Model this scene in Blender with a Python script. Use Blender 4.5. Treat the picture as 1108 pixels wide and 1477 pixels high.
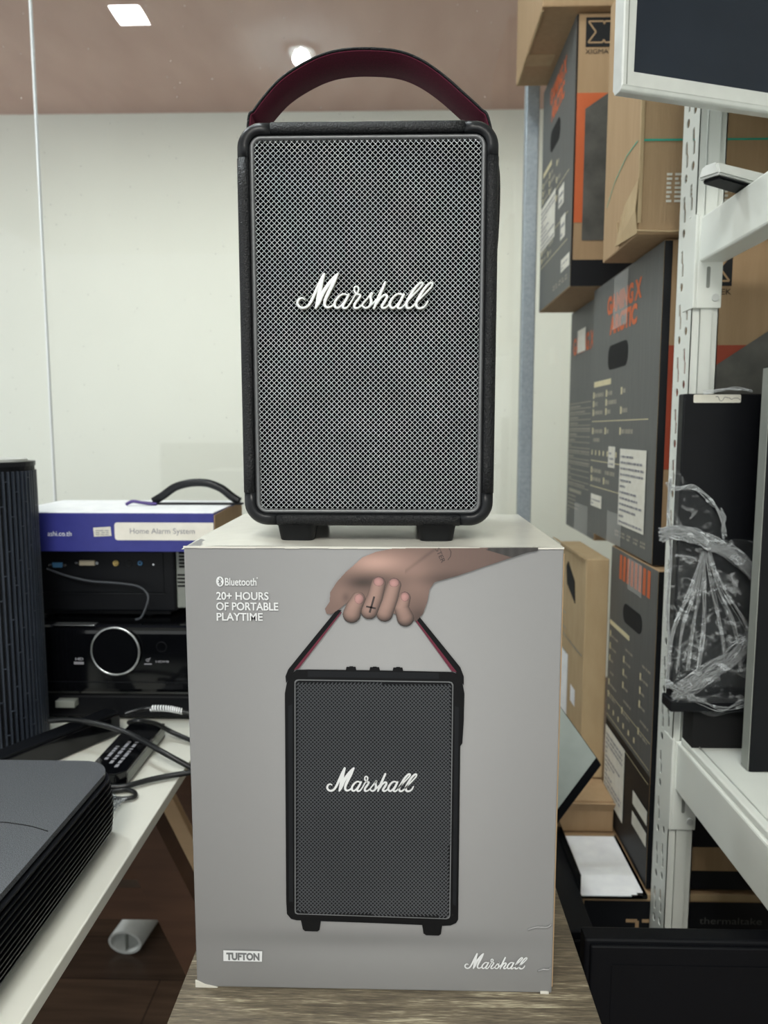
import bpy, bmesh, math, random
from mathutils import Vector, Matrix
from mathutils.geometry import tessellate_polygon
R = math.radians
random.seed(7)
for o in list(bpy.data.objects): bpy.data.objects.remove(o)
S = bpy.context.scene
C = S.collection

# ------------------------------------------------------------------ camera
FPX, IW, IH = 1060.0, 1108, 1477
YAW, PITCH, CAMZ = R(1.4), R(6.35), 1.25
cd = bpy.data.cameras.new('camera'); cam = bpy.data.objects.new('camera', cd); C.objects.link(cam)
cam.location = (0, 0, CAMZ); cam.rotation_euler = (R(90) - PITCH, 0, YAW)
cd.sensor_fit = 'VERTICAL'; cd.sensor_height = 36; cd.sensor_width = 27
cd.lens = 36 * FPX / IH; cd.clip_start = .02
cd.dof.use_dof = True; cd.dof.focus_distance = .665; cd.dof.aperture_fstop = 7.5
S.camera = cam
S.view_settings.view_transform = 'Standard'; S.view_settings.look = 'None'
S.view_settings.gamma = 1; S.view_settings.use_curve_mapping = False
S.view_settings.exposure = 0.35
w = bpy.data.worlds.new('world'); S.world = w; w.use_nodes = True
w.node_tree.nodes['Background'].inputs[0].default_value = (.96, 1, .985, 1)
w.node_tree.nodes['Background'].inputs[1].default_value = .95
LIGHTS = dict(small=170.0, spot=300.0, rear=26.0, far=17.0)

def ray(px, py):
    x = (px - IW/2)/FPX; y = -(py - IH/2)/FPX
    cp, sp = math.cos(PITCH), math.sin(PITCH); c, s = math.cos(YAW), math.sin(YAW)
    d = (x, cp + y*sp, -sp + y*cp)
    return Vector((c*d[0]-s*d[1], s*d[0]+c*d[1], d[2]))
O0 = Vector((0, 0, CAMZ))
def AY(px, py, Y): d = ray(px, py); return O0 + d*(Y/d.y)
def AX(px, py, X): d = ray(px, py); return O0 + d*(X/d.x)
def AZ(px, py, Z): d = ray(px, py); return O0 + d*((Z-CAMZ)/d.z)

# ------------------------------------------------------------------ materials
def lin(c):
    if max(c) > 1.0: c = [v/255 for v in c]
    return tuple((v/12.92 if v <= .04045 else ((v+.055)/1.055)**2.4) for v in c[:3]) + (1,)
def newmat(name):
    m = bpy.data.materials.new(name); m.use_nodes = True
    return m, m.node_tree.nodes, m.node_tree.links, m.node_tree.nodes['Principled BSDF']
def mat(name, col, rough=.5, metal=0, bump=None, var=None, spec=.5, coat=0, scale=None):
    """bump=(scale,strength,distance); var=(scale,colour2,contrast)"""
    m, N, L, b = newmat(name)
    b.inputs['Base Color'].default_value = lin(col); b.inputs['Roughness'].default_value = rough
    b.inputs['Metallic'].default_value = metal; b.inputs['Specular IOR Level'].default_value = spec
    b.inputs['Coat Weight'].default_value = coat
    tc = N.new('ShaderNodeTexCoord'); mp = N.new('ShaderNodeMapping'); L.new(tc.outputs['Object'], mp.inputs[0])
    if scale: mp.inputs['Scale'].default_value = scale
    if var is None: var = (35, tuple(min(255, v*1.06+2) for v in (col if max(col) > 1 else [v*255 for v in col])), .5)
    nz = N.new('ShaderNodeTexNoise'); nz.inputs['Scale'].default_value = var[0]; nz.inputs['Detail'].default_value = 5
    L.new(mp.outputs[0], nz.inputs['Vector'])
    rp = N.new('ShaderNodeValToRGB'); rp.color_ramp.elements[0].position = .5-var[2]/2; rp.color_ramp.elements[1].position = .5+var[2]/2
    rp.color_ramp.elements[0].color = lin(col); rp.color_ramp.elements[1].color = lin(var[1])
    L.new(nz.outputs[0], rp.inputs[0]); L.new(rp.outputs[0], b.inputs['Base Color'])
    if bump:
        n2 = N.new('ShaderNodeTexNoise'); n2.inputs['Scale'].default_value = bump[0]; n2.inputs['Detail'].default_value = 3
        L.new(mp.outputs[0], n2.inputs['Vector'])
        bp = N.new('ShaderNodeBump'); bp.inputs['Strength'].default_value = bump[1]; bp.inputs['Distance'].default_value = bump[2]
        L.new(n2.outputs[0], bp.inputs['Height']); L.new(bp.outputs[0], b.inputs['Normal'])
    return m
def emit(name, col, st):
    m, N, L, b = newmat(name)
    b.inputs['Base Color'].default_value = lin(col); b.inputs['Emission Color'].default_value = lin(col)
    b.inputs['Emission Strength'].default_value = st
    return m
M = {}
M['leather'] = mat('black_leather', (13, 15, 18), .42, spec=.34, bump=(620, 1.0, .0016), var=(500, (20, 22, 26), .4))
M['plastic'] = mat('black_satin_plastic', (14, 16, 20), .36, spec=.34, bump=(2500, .15, .0003))
M['rubber'] = mat('black_rubber', (14, 16, 19), .6, spec=.3)
M['trim'] = mat('grey_trim', (104, 106, 108), .4, .35)
M['wire'] = mat('silver_wire', (200, 205, 209), .31, .85)
M['cloth'] = mat('black_speaker_cloth', (5, 6, 9), .9, spec=.05)
M['white_badge'] = mat('white_badge', (228, 232, 234), .3, var=(300, (236, 240, 242), .5))
M['badge_side'] = mat('badge_brass', (150, 145, 125), .35, .6)
M['crimson'] = mat('crimson_velvet', (76, 12, 36), .9, var=(600, (100, 20, 50), .5))
M['cardboard'] = mat('brown_cardboard', (164, 136, 102), .8, bump=(60, .25, .002), var=(14, (176, 148, 114), .6), scale=(6, 6, .6))
M['cardboard_pale'] = mat('pale_cardboard', (188, 166, 130), .8, bump=(60, .25, .002), var=(14, (174, 150, 114), .6), scale=(3, 3, 1))
M['grey_print'] = mat('charcoal_print', (82, 84, 83), .55, bump=(40, .2, .002), var=(30, (94, 95, 93), .6), scale=(4, 4, .4))
M['black_print'] = mat('black_print', (18, 20, 24), .5, spec=.3)
M['orange_print'] = mat('orange_print', (196, 94, 48), .6, var=(20, (206, 104, 56), .5))
M['red_print'] = mat('rust_print', (168, 70, 42), .6, var=(20, (150, 58, 34), .5))
M['picture'] = mat('dark_picture_print', (66, 66, 63), .5, var=(28, (98, 97, 92), .5))
M['ivory_ink'] = mat('ivory_ink', (206, 196, 160), .7)
M['dim_ink'] = mat('dim_ink', (150, 146, 132), .7)
M['label'] = mat('paper_label', (226, 224, 214), .7, var=(60, (216, 213, 200), .4))
M['paper'] = mat('white_paper', (236, 238, 242), .7)
M['ink'] = mat('dark_ink', (66, 66, 76), .7)
M['rack'] = mat('white_powder_coat', (218, 222, 216), .38, bump=(900, .12, .0003), var=(9, (226, 230, 224), .5))
M['silver'] = mat('silver_plastic', (200, 203, 200), .36, .25)
M['navy_screen'] = mat('dark_screen', (22, 29, 40), .2, spec=.3, var=(8, (30, 38, 50), .6))
M['black_gloss'] = mat('glossy_black', (7, 8, 11), .12, spec=.4, coat=.15)
M['black_matt'] = mat('matt_black', (7, 9, 14), .5, spec=.22)
M['black_speck'] = mat('speckled_charcoal', (62, 64, 68), .36, .6, bump=(1500, .6, .0008), var=(1100, (150, 154, 160), .4))
M['hole'] = mat('dark_hollow', (6, 7, 9), .9)
M['white_top'] = mat('white_laminate', (222, 222, 212), .32, var=(6, (230, 230, 222), .5))
M['blue_card'] = mat('royal_blue_card', (40, 44, 122), .5, var=(30, (52, 56, 140), .6))
M['ivory_card'] = mat('ivory_card', (226, 222, 212), .6)
M['grey_ink'] = mat('grey_ink', (136, 136, 142), .7)
M['chrome'] = mat('chrome_ring', (200, 202, 204), .2, .9)
M['cable'] = mat('black_cable', (16, 18, 20), .38)
M['cable_grey'] = mat('dark_grey_cable', (70, 74, 80), .45)
M['rib'] = mat('slate_rib_plastic', (44, 50, 60), .4)
M['steel'] = mat('galvanised_steel', (146, 156, 164), .45, .35, var=(120, (172, 182, 188), .5))
M['darkwood'] = mat('dark_walnut', (74, 50, 36), .5, var=(7, (96, 68, 50), .6), scale=(1, 1, 8))
M['tanwood'] = mat('tan_plywood', (198, 168, 130), .6, var=(7, (210, 180, 142), .6), scale=(1, 1, 6))
M['beige_grey'] = mat('vent_grey', (132, 136, 130), .5)
M['port_blue'] = mat('port_blue', (62, 110, 150), .5)
M['port_ivory'] = mat('port_ivory', (196, 184, 160), .5)
M['port_gold'] = mat('port_gold', (200, 176, 110), .35, .5)
M['teal'] = mat('teal_strap', (44, 160, 136), .5)
M['pale_grey'] = mat('pale_screen_back', (168, 178, 174), .45)
M['green_label'] = mat('green_label', (150, 170, 120), .6)
M['purple'] = mat('purple_cable', (72, 56, 118), .5)
M['print_black'] = mat('printed_black', (12, 13, 15), .45, spec=.2)
M['print_panel'] = mat('printed_charcoal', (24, 26, 29), .45, spec=.2)
M['print_grille'] = mat('printed_grille_black', (10, 12, 15), .45, spec=.2)
M['print_wire'] = mat('printed_wire_grey', (74, 76, 80), .45, spec=.2, var=(5, (90, 92, 96), .5))
M['print_white'] = mat('printed_white', (210, 212, 214), .4)
M['print_grey'] = mat('printed_grey', (104, 106, 108), .4)
M['print_crimson'] = mat('printed_crimson', (92, 22, 44), .5)
M['print_ink'] = mat('printed_tattoo_ink', (58, 48, 48), .5)
M['far_wall'] = mat('white_painted_wall', (226, 229, 223), .7, var=(2, (232, 235, 229), .6))
M['far_ceiling'] = mat('brown_painted_ceiling', (186, 152, 140), .55, bump=(90, .25, .004), var=(3, (200, 168, 156), .5), scale=(3, 1, 1))
M['ceiling'] = mat('white_ceiling', (215, 216, 210), .8)
M['white_side'] = mat('side_wall', (205, 206, 200), .8)
M['lamp'] = emit('led_panel', (245, 252, 255), LIGHTS['small'])
M['spot'] = emit('led_downlight', (240, 250, 255), LIGHTS['spot'])
M['rearlamp'] = emit('led_panel_large', (255, 252, 244), LIGHTS['rear'])
M['farfill'] = emit('added_panel_far', (255, 255, 244), LIGHTS['far'])

def m_floor():
    m, N, L, b = newmat('dark_wood_floor')
    tc = N.new('ShaderNodeTexCoord'); mp = N.new('ShaderNodeMapping'); L.new(tc.outputs['Object'], mp.inputs[0])
    br = N.new('ShaderNodeTexBrick'); L.new(mp.outputs[0], br.inputs[0])
    br.inputs['Scale'].default_value = 1; br.inputs['Brick Width'].default_value = 1.1; br.inputs['Row Height'].default_value = .14
    br.inputs['Mortar Size'].default_value = .0015
    br.inputs['Color1'].default_value = lin((104, 82, 66)); br.inputs['Color2'].default_value = lin((60, 46, 38)); br.inputs['Mortar'].default_value = lin((30, 20, 16))
    nz = N.new('ShaderNodeTexNoise'); nz.inputs['Scale'].default_value = 3
    m2 = N.new('ShaderNodeMapping'); m2.inputs['Scale'].default_value = (1.5, 18, 1); L.new(tc.outputs['Object'], m2.inputs[0]); L.new(m2.outputs[0], nz.inputs['Vector'])
    mx = N.new('ShaderNodeMixRGB'); mx.blend_type = 'OVERLAY'; mx.inputs[0].default_value = .7
    L.new(br.outputs[0], mx.inputs[1]); L.new(nz.outputs[0], mx.inputs[2]); L.new(mx.outputs[0], b.inputs['Base Color'])
    b.inputs['Roughness'].default_value = .35
    return m
M['floor'] = m_floor()
def m_greywood():
    m, N, L, b = newmat('grey_oak_laminate')
    tc = N.new('ShaderNodeTexCoord')
    def noise(scale, mapsc, det=6, dist=0.0):
        mp = N.new('ShaderNodeMapping'); mp.inputs['Scale'].default_value = mapsc; L.new(tc.outputs['Object'], mp.inputs[0])
        nz = N.new('ShaderNodeTexNoise'); nz.inputs['Scale'].default_value = scale; nz.inputs['Detail'].default_value = det; nz.inputs['Distortion'].default_value = dist
        L.new(mp.outputs[0], nz.inputs['Vector']); return nz
    a = noise(12, (1.2, 14, 1), 8, .8); c = noise(60, (1.2, 22, 1), 5, .3); d = noise(5, (1, 3, 1), 3, 1.2)
    r = N.new('ShaderNodeValToRGB'); e = r.color_ramp.elements
    e[0].position = .34; e[0].color = lin((84, 76, 64)); e[1].position = .66; e[1].color = lin((200, 192, 166))
    x = e.new(.5); x.color = lin((122, 112, 94))
    add = N.new('ShaderNodeMath'); add.operation = 'MULTIPLY_ADD'; L.new(c.outputs[0], add.inputs[0]); add.inputs[1].default_value = .55
    ad2 = N.new('ShaderNodeMath'); ad2.operation = 'MULTIPLY_ADD'; L.new(a.outputs[0], ad2.inputs[0]); ad2.inputs[1].default_value = .6; ad2.inputs[2].default_value = -.3
    ad3 = N.new('ShaderNodeMath'); ad3.operation = 'MULTIPLY_ADD'; L.new(d.outputs[0], ad3.inputs[0]); ad3.inputs[1].default_value = .3; L.new(ad2.outputs[0], ad3.inputs[2])
    L.new(ad3.outputs[0], add.inputs[2]); L.new(add.outputs[0], r.inputs[0]); L.new(r.outputs[0], b.inputs['Base Color'])
    b.inputs['Roughness'].default_value = .5
    bp = N.new('ShaderNodeBump'); bp.inputs['Strength'].default_value = .5; bp.inputs['Distance'].default_value = .001
    L.new(c.outputs[0], bp.inputs['Height']); L.new(bp.outputs[0], b.inputs['Normal'])
    return m
M['greywood'] = m_greywood()
def m_glass(name, tint=(.988, .996, .99), dust=True):
    m, N, L, b = newmat(name); N.remove(b)
    out = N['Material Output']
    tr = N.new('ShaderNodeBsdfTransparent'); tr.inputs[0].default_value = tint + (1,)
    gl = N.new('ShaderNodeBsdfGlossy'); gl.inputs['Roughness'].default_value = .01
    fr = N.new('ShaderNodeFresnel'); fr.inputs[0].default_value = 1.45
    mx = N.new('ShaderNodeMixShader'); L.new(fr.outputs[0], mx.inputs[0]); L.new(tr.outputs[0], mx.inputs[1]); L.new(gl.outputs[0], mx.inputs[2])
    last = mx
    if dust:
        tc = N.new('ShaderNodeTexCoord'); vo = N.new('ShaderNodeTexVoronoi'); vo.inputs['Scale'].default_value = 34
        L.new(tc.outputs['Object'], vo.inputs['Vector'])
        lt = N.new('ShaderNodeMath'); lt.operation = 'LESS_THAN'; lt.inputs[1].default_value = .045; L.new(vo.outputs['Distance'], lt.inputs[0])
        ml = N.new('ShaderNodeMath'); ml.operation = 'MULTIPLY'; ml.inputs[1].default_value = .45; L.new(lt.outputs[0], ml.inputs[0])
        df = N.new('ShaderNodeBsdfDiffuse'); df.inputs[0].default_value = (.9, .9, .9, 1)
        m2 = N.new('ShaderNodeMixShader'); L.new(ml.outputs[0], m2.inputs[0]); L.new(mx.outputs[0], m2.inputs[1]); L.new(df.outputs[0], m2.inputs[2]); last = m2
    L.new(last.outputs[0], out.inputs[0])
    return m
M['glass'] = m_glass('clear_glass')
M['clear_plastic'] = m_glass('clear_plastic', (.9, .92, .93), False)
def m_film(name, dens=.5, low=.025):
    m, N, L, b = newmat(name)
    out = N['Material Output']; b.inputs['Base Color'].default_value = (.8, .84, .86, 1); b.inputs['Roughness'].default_value = .22
    tc = N.new('ShaderNodeTexCoord'); nz = N.new('ShaderNodeTexNoise'); nz.inputs['Scale'].default_value = 60; nz.inputs['Detail'].default_value = 8; nz.inputs['Distortion'].default_value = 1.6
    mp = N.new('ShaderNodeMapping'); mp.inputs['Rotation'].default_value = (0, R(35), 0); mp.inputs['Scale'].default_value = (.6, 1, .9); L.new(tc.outputs['Object'], mp.inputs[0]); L.new(mp.outputs[0], nz.inputs['Vector'])
    r = N.new('ShaderNodeValToRGB'); r.color_ramp.elements[0].position = .55; r.color_ramp.elements[0].color = (low,)*3+(1,)
    r.color_ramp.elements[1].position = .74; r.color_ramp.elements[1].color = (dens,)*3+(1,)
    L.new(nz.outputs[0], r.inputs[0])
    bp = N.new('ShaderNodeBump'); bp.inputs['Strength'].default_value = 1; bp.inputs['Distance'].default_value = .004; L.new(nz.outputs[0], bp.inputs['Height']); L.new(bp.outputs[0], b.inputs['Normal'])
    tr = N.new('ShaderNodeBsdfTransparent'); mx = N.new('ShaderNodeMixShader')
    L.new(r.outputs[0], mx.inputs[0]); L.new(tr.outputs[0], mx.inputs[1]); L.new(b.outputs[0], mx.inputs[2]); L.new(mx.outputs[0], out.inputs[0])
    return m
M['film'] = m_film('stretch_film', .42); M['film_dense'] = m_film('bunched_stretch_film', .9, .12)
def m_tape():
    m, N, L, b = newmat('clear_packing_tape'); out = N['Material Output']
    b.inputs['Base Color'].default_value = (.7, .7, .68, 1); b.inputs['Roughness'].default_value = .2
    tr = N.new('ShaderNodeBsdfTransparent'); mx = N.new('ShaderNodeMixShader'); mx.inputs[0].default_value = .28
    L.new(tr.outputs[0], mx.inputs[1]); L.new(b.outputs[0], mx.inputs[2]); L.new(mx.outputs[0], out.inputs[0]); return m
M['tape'] = m_tape()
def m_boxprint():
    # the carton's printed backdrop: grey photo-studio gradient with a soft printed shadow under the pictured speaker
    m, N, L, b = newmat('printed_silver_card')
    tc = N.new('ShaderNodeTexCoord'); sp = N.new('ShaderNodeSeparateXYZ'); L.new(tc.outputs['Object'], sp.inputs[0])
    def math_(op, a, c=None, d=None):
        n = N.new('ShaderNodeMath'); n.operation = op
        for i, v in enumerate((a, c, d)):
            if v is None: continue
            if isinstance(v, (int, float)): n.inputs[i].default_value = v
            else: L.new(v, n.inputs[i])
        return n.outputs[0]
    X, Z = sp.outputs[0], sp.outputs[2]
    def blob(cx, cz, rx, rz):
        a = math_('MULTIPLY', math_('SUBTRACT', X, cx), 1/rx); c = math_('MULTIPLY', math_('SUBTRACT', Z, cz), 1/rz)
        s = math_('ADD', math_('POWER', math_('ABSOLUTE', a), 2), math_('POWER', math_('ABSOLUTE', c), 2))
        return math_('EXPONENT', math_('MULTIPLY', s, -1))
    g = math_('MULTIPLY', blob(.02, .26, .13, .24), .125)
    sh = math_('MULTIPLY', blob(.0, .052, .12, .010), -.075)
    lo = math_('MULTIPLY', blob(0, -.02, .4, .08), -.03)
    v = math_('ADD', math_('ADD', math_('ADD', g, sh), lo), .235)
    cb = N.new('ShaderNodeCombineXYZ'); L.new(v, cb.inputs[0]); L.new(v, cb.inputs[1]); L.new(math_('MULTIPLY', v, 1.015), cb.inputs[2])
    L.new(cb.outputs[0], b.inputs['Base Color']); b.inputs['Roughness'].default_value = .42; b.inputs['Metallic'].default_value = .1
    nz = N.new('ShaderNodeTexNoise'); nz.inputs['Scale'].default_value = 14; L.new(tc.outputs['Object'], nz.inputs['Vector'])
    bp = N.new('ShaderNodeBump'); bp.inputs['Strength'].default_value = .12; bp.inputs['Distance'].default_value = .004; L.new(nz.outputs[0], bp.inputs['Height']); L.new(bp.outputs[0], b.inputs['Normal'])
    return m
M['boxprint'] = m_boxprint()
M['boxtop'] = mat('glossy_pale_card', (205, 203, 194), .22, bump=(12, .3, .004), var=(7, (214, 212, 204), .6))
def m_vcol():
    m, N, L, b = newmat('printed_photo_of_hand')
    a = N.new('ShaderNodeVertexColor'); a.layer_name = 'Col'; L.new(a.outputs[0], b.inputs['Base Color']); b.inputs['Roughness'].default_value = .45
    return m
M['handprint'] = m_vcol()

# ------------------------------------------------------------------ helpers
FR = {}   # frame of every thing / part
def thing(name, label, cat, loc=(0, 0, 0), rz=0, group=None):
    o = bpy.data.objects.new(name, None); C.objects.link(o); o.empty_display_size = .05
    o.location = loc; o.rotation_euler = (0, 0, rz); o['label'] = label; o['category'] = cat
    if group: o['group'] = group
    FR[o.name] = Matrix.Translation(Vector(loc)) @ Matrix.Rotation(rz, 4, 'Z')
    return o
def link(name, bm, material, parent=None, local=False, smooth=False, mats=None):
    """bm in world coordinates unless local=True (coordinates of the thing)"""
    fr = FR[parent.name] if parent else Matrix.Identity(4)
    if parent and not local: bm.transform(fr.inverted())
    me = bpy.data.meshes.new(name); bm.to_mesh(me); bm.free()
    for mm in (mats or [material]): me.materials.append(mm)
    if smooth:
        for p in me.polygons: p.use_smooth = True
    o = bpy.data.objects.new(name, me); C.objects.link(o); o.parent = parent
    FR[o.name] = fr
    return o
def links(name, bm, material, parent=None, **k):
    """like link(), but every loose piece becomes a part of its own"""
    bm.verts.index_update(); bm.faces.index_update(); bm.faces.ensure_lookup_table(); seen = set(); out = []
    for f0 in bm.faces:
        if f0.index in seen: continue
        st = [f0]; seen.add(f0.index); comp = []
        while st:
            f = st.pop(); comp.append(f)
            for v in f.verts:
                for g in v.link_faces:
                    if g.index not in seen: seen.add(g.index); st.append(g)
        t = bmesh.new(); mp = {}
        for f in comp:
            for v in f.verts:
                if v not in mp: mp[v] = t.verts.new(v.co)
            n = t.faces.new([mp[v] for v in f.verts]); n.smooth = f.smooth
        out.append(link(name, t, material, parent, **k))
    bm.free(); return out
def tag(o, label=None, cat=None, group=None, kind=None):
    for k, v in (('label', label), ('category', cat), ('group', group), ('kind', kind)):
        if v: o[k] = v
    return o
def B(): return bmesh.new()
def box(bm, x0, x1, y0, y1, z0, z1, bev=0, seg=2, mi=0):
    t = bmesh.new()
    v = [t.verts.new((x, y, z)) for x in (x0, x1) for y in (y0, y1) for z in (z0, z1)]
    for f in ((0, 1, 3, 2), (4, 6, 7, 5), (0, 4, 5, 1), (2, 3, 7, 6), (0, 2, 6, 4), (1, 5, 7, 3)): t.faces.new([v[i] for i in f])
    if bev: bmesh.ops.bevel(t, geom=t.edges[:], offset=bev, segments=seg, affect='EDGES', profile=.5)
    merge(bm, t, mi); return bm
def merge(bm, t, mi=0, mtx=None):
    if mtx is not None: t.transform(mtx)
    t.verts.index_update(); vs = [bm.verts.new(v.co) for v in t.verts]
    for f in t.faces:
        try:
            g = bm.faces.new([vs[v.index] for v in f.verts]); g.material_index = mi; g.smooth = f.smooth
        except ValueError: pass
    t.free()
def bx(*a, bev=0, seg=2): return box(B(), *a, bev=bev, seg=seg)
def prism(bm, pts, n, bev=0, mi=0):
    """pts: planar polygon of Vectors, extruded by vector n"""
    t = bmesh.new(); n = Vector(n)
    a = [t.verts.new(p) for p in pts]; b = [t.verts.new(Vector(p)+n) for p in pts]
    k = len(pts)
    t.faces.new(a[::-1]); t.faces.new(b)
    for i in range(k): t.faces.new((a[i], a[(i+1) % k], b[(i+1) % k], b[i]))
    bmesh.ops.recalc_face_normals(t, faces=t.faces[:])
    if bev: bmesh.ops.bevel(t, geom=t.edges[:], offset=bev, segments=2, affect='EDGES', profile=.5)
    merge(bm, t, mi); return bm
def rrect(x0, x1, z0, z1, r, n=8):
    out = []
    for cx, cz, a0 in ((x1-r, z1-r, 0), (x0+r, z1-r, 90), (x0+r, z0+r, 180), (x1-r, z0+r, 270)):
        for i in range(n+1):
            a = R(a0 + 90*i/n); out.append((cx + r*math.cos(a), cz + r*math.sin(a)))
    return out
def catmull(P, n=8):
    P = [tuple(p) for p in P]; out = []
    Q = [P[0]] + P + [P[-1]]
    for i in range(1, len(Q)-2):
        p0, p1, p2, p3 = Q[i-1], Q[i], Q[i+1], Q[i+2]
        for k in range(n):
            t = k/n
            out.append(tuple(.5*((2*b) + (-a+c)*t + (2*a-5*b+4*c-d)*t*t + (-a+3*b-3*c+d)*t**3) for a, b, c, d in zip(p0, p1, p2, p3)))
    out.append(P[-1]); return out
def tube(bm, pts, r, seg=8, n=6, smooth=True, cap=True, flat=None):
    P = [Vector(p) for p in (catmull(pts, n) if n else pts)]
    rings = []; up = Vector((0, 0, 1)); prev = None
    for i, p in enumerate(P):
        d = (P[min(i+1, len(P)-1)] - P[max(i-1, 0)]).normalized()
        if prev is None: a = d.cross(up); a = a if a.length > .1 else d.cross(Vector((1, 0, 0)))
        else: a = prev - d*prev.dot(d)
        a.normalize(); prev = a; b = d.cross(a)
        rr = r[i] if isinstance(r, list) else r
        rings.append([bm.verts.new(p + (a*math.cos(2*math.pi*k/seg) + b*math.sin(2*math.pi*k/seg))*rr) for k in range(seg)])
    for i in range(len(rings)-1):
        for k in range(seg):
            f = bm.faces.new((rings[i][k], rings[i][(k+1) % seg], rings[i+1][(k+1) % seg], rings[i+1][k])); f.smooth = smooth
    if cap: bm.faces.new(rings[0][::-1]); bm.faces.new(rings[-1])
    return bm
def cyl(bm, c, axis, r, h, seg=24, r2=None, mi=0):
    t = bmesh.new(); bmesh.ops.create_cone(t, cap_ends=True, segments=seg, radius1=r, radius2=r if r2 is None else r2, depth=h)
    for f in t.faces: f.smooth = len(f.verts) == 4
    q = Vector((0, 0, 1)).rotation_difference(Vector(axis).normalized()).to_matrix().to_4x4()
    t.transform(Matrix.Translation(Vector(c)) @ q); merge(bm, t, mi); return bm
def ringm(bm, c, axis, R1, r, seg=48, n=8):
    q = Vector((0, 0, 1)).rotation_difference(Vector(axis).normalized()).to_matrix()
    rg = []
    for i in range(seg):
        a = 2*math.pi*i/seg; e = Vector((math.cos(a), math.sin(a), 0))
        rg.append([bm.verts.new(Vector(c) + q @ (e*(R1 + r*math.cos(2*math.pi*k/n)) + Vector((0, 0, r*math.sin(2*math.pi*k/n))))) for k in range(n)])
    for i in range(seg):
        for k in range(n):
            f = bm.faces.new((rg[i][k], rg[(i+1) % seg][k], rg[(i+1) % seg][(k+1) % n], rg[i][(k+1) % n])); f.smooth = True
    return bm
class Face:
    """a printed face: origin, two in-plane unit vectors; P(u,v,h) in metres, h above the surface"""
    def __init__(s, O, U, V): s.O, s.U, s.V = Vector(O), Vector(U).normalized(), Vector(V).normalized(); s.N = s.U.cross(s.V).normalized()
    def P(s, u, v, h=.0004): return s.O + s.U*u + s.V*v + s.N*h
def poly(bm, F, pts, h=.0004, mi=0):
    vs = [F.P(u, v, h) for u, v in pts]
    if len(vs) <= 4: f = bm.faces.new([bm.verts.new(p) for p in vs]); f.material_index = mi
    else:
        flat = [Vector((u, v, 0)) for u, v in pts]; vv = [bm.verts.new(p) for p in vs]
        for t in tessellate_polygon([flat]):
            try: f = bm.faces.new([vv[i] for i in t]); f.material_index = mi
            except ValueError: pass
    return bm
def rect(bm, F, u0, u1, v0, v1, h=.0004, mi=0): return poly(bm, F, [(u0, v0), (u1, v0), (u1, v1), (u0, v1)], h, mi)
def text(bm, F, s, u, v, height, width=None, h=.0006, bold=0.0, skew=0, rot=0, align='l'):
    cu = bpy.data.curves.new('t', 'FONT'); cu.body = s; cu.size = 1; cu.offset = bold
    o = bpy.data.objects.new('t', cu); C.objects.link(o)
    dg = bpy.context.evaluated_depsgraph_get(); dg.update()
    me = bpy.data.meshes.new_from_object(o.evaluated_get(dg)); bpy.data.objects.remove(o); bpy.data.curves.remove(cu)
    xs = [p.co.x for p in me.vertices]; ys = [p.co.y for p in me.vertices]
    x0, x1, y0, y1 = min(xs), max(xs), 0, .73
    if any(ch in s for ch in 'gpy') and not any(ch.isupper() for ch in s): y1 = .73
    k = height/y1; kx = (width/(x1-x0)) if width else k
    if align == 'c': u -= kx*(x1-x0)/2
    vs = []
    for p in me.vertices:
        a = (p.co.x-x0)*kx + skew*p.co.y*k; b = p.co.y*k
        if rot: a, b = a*math.cos(rot)-b*math.sin(rot), a*math.sin(rot)+b*math.cos(rot)
        vs.append(bm.verts.new(F.P(u+a, v+b, h)))
    for p in me.polygons:
        try: bm.faces.new([vs[i] for i in p.vertices])
        except ValueError: pass
    bpy.data.meshes.remove(me); return bm
def bars(bm, F, u0, u1, v0, v1, rows, seed=0, fill=.45, h=.0006):
    """illegible small print: rows of short dashes"""
    rn = random.Random(seed); dv = (v1-v0)/rows
    for i in range(rows):
        u = u0
        while u < u1 - .002:
            l = rn.uniform(.004, .016); e = min(u+l, u1)
            rect(bm, F, u, e, v0+dv*i, v0+dv*(i+fill), h); u = e + rn.uniform(.0015, .004)
            if rn.random() < .12: break
    return bm

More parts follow.
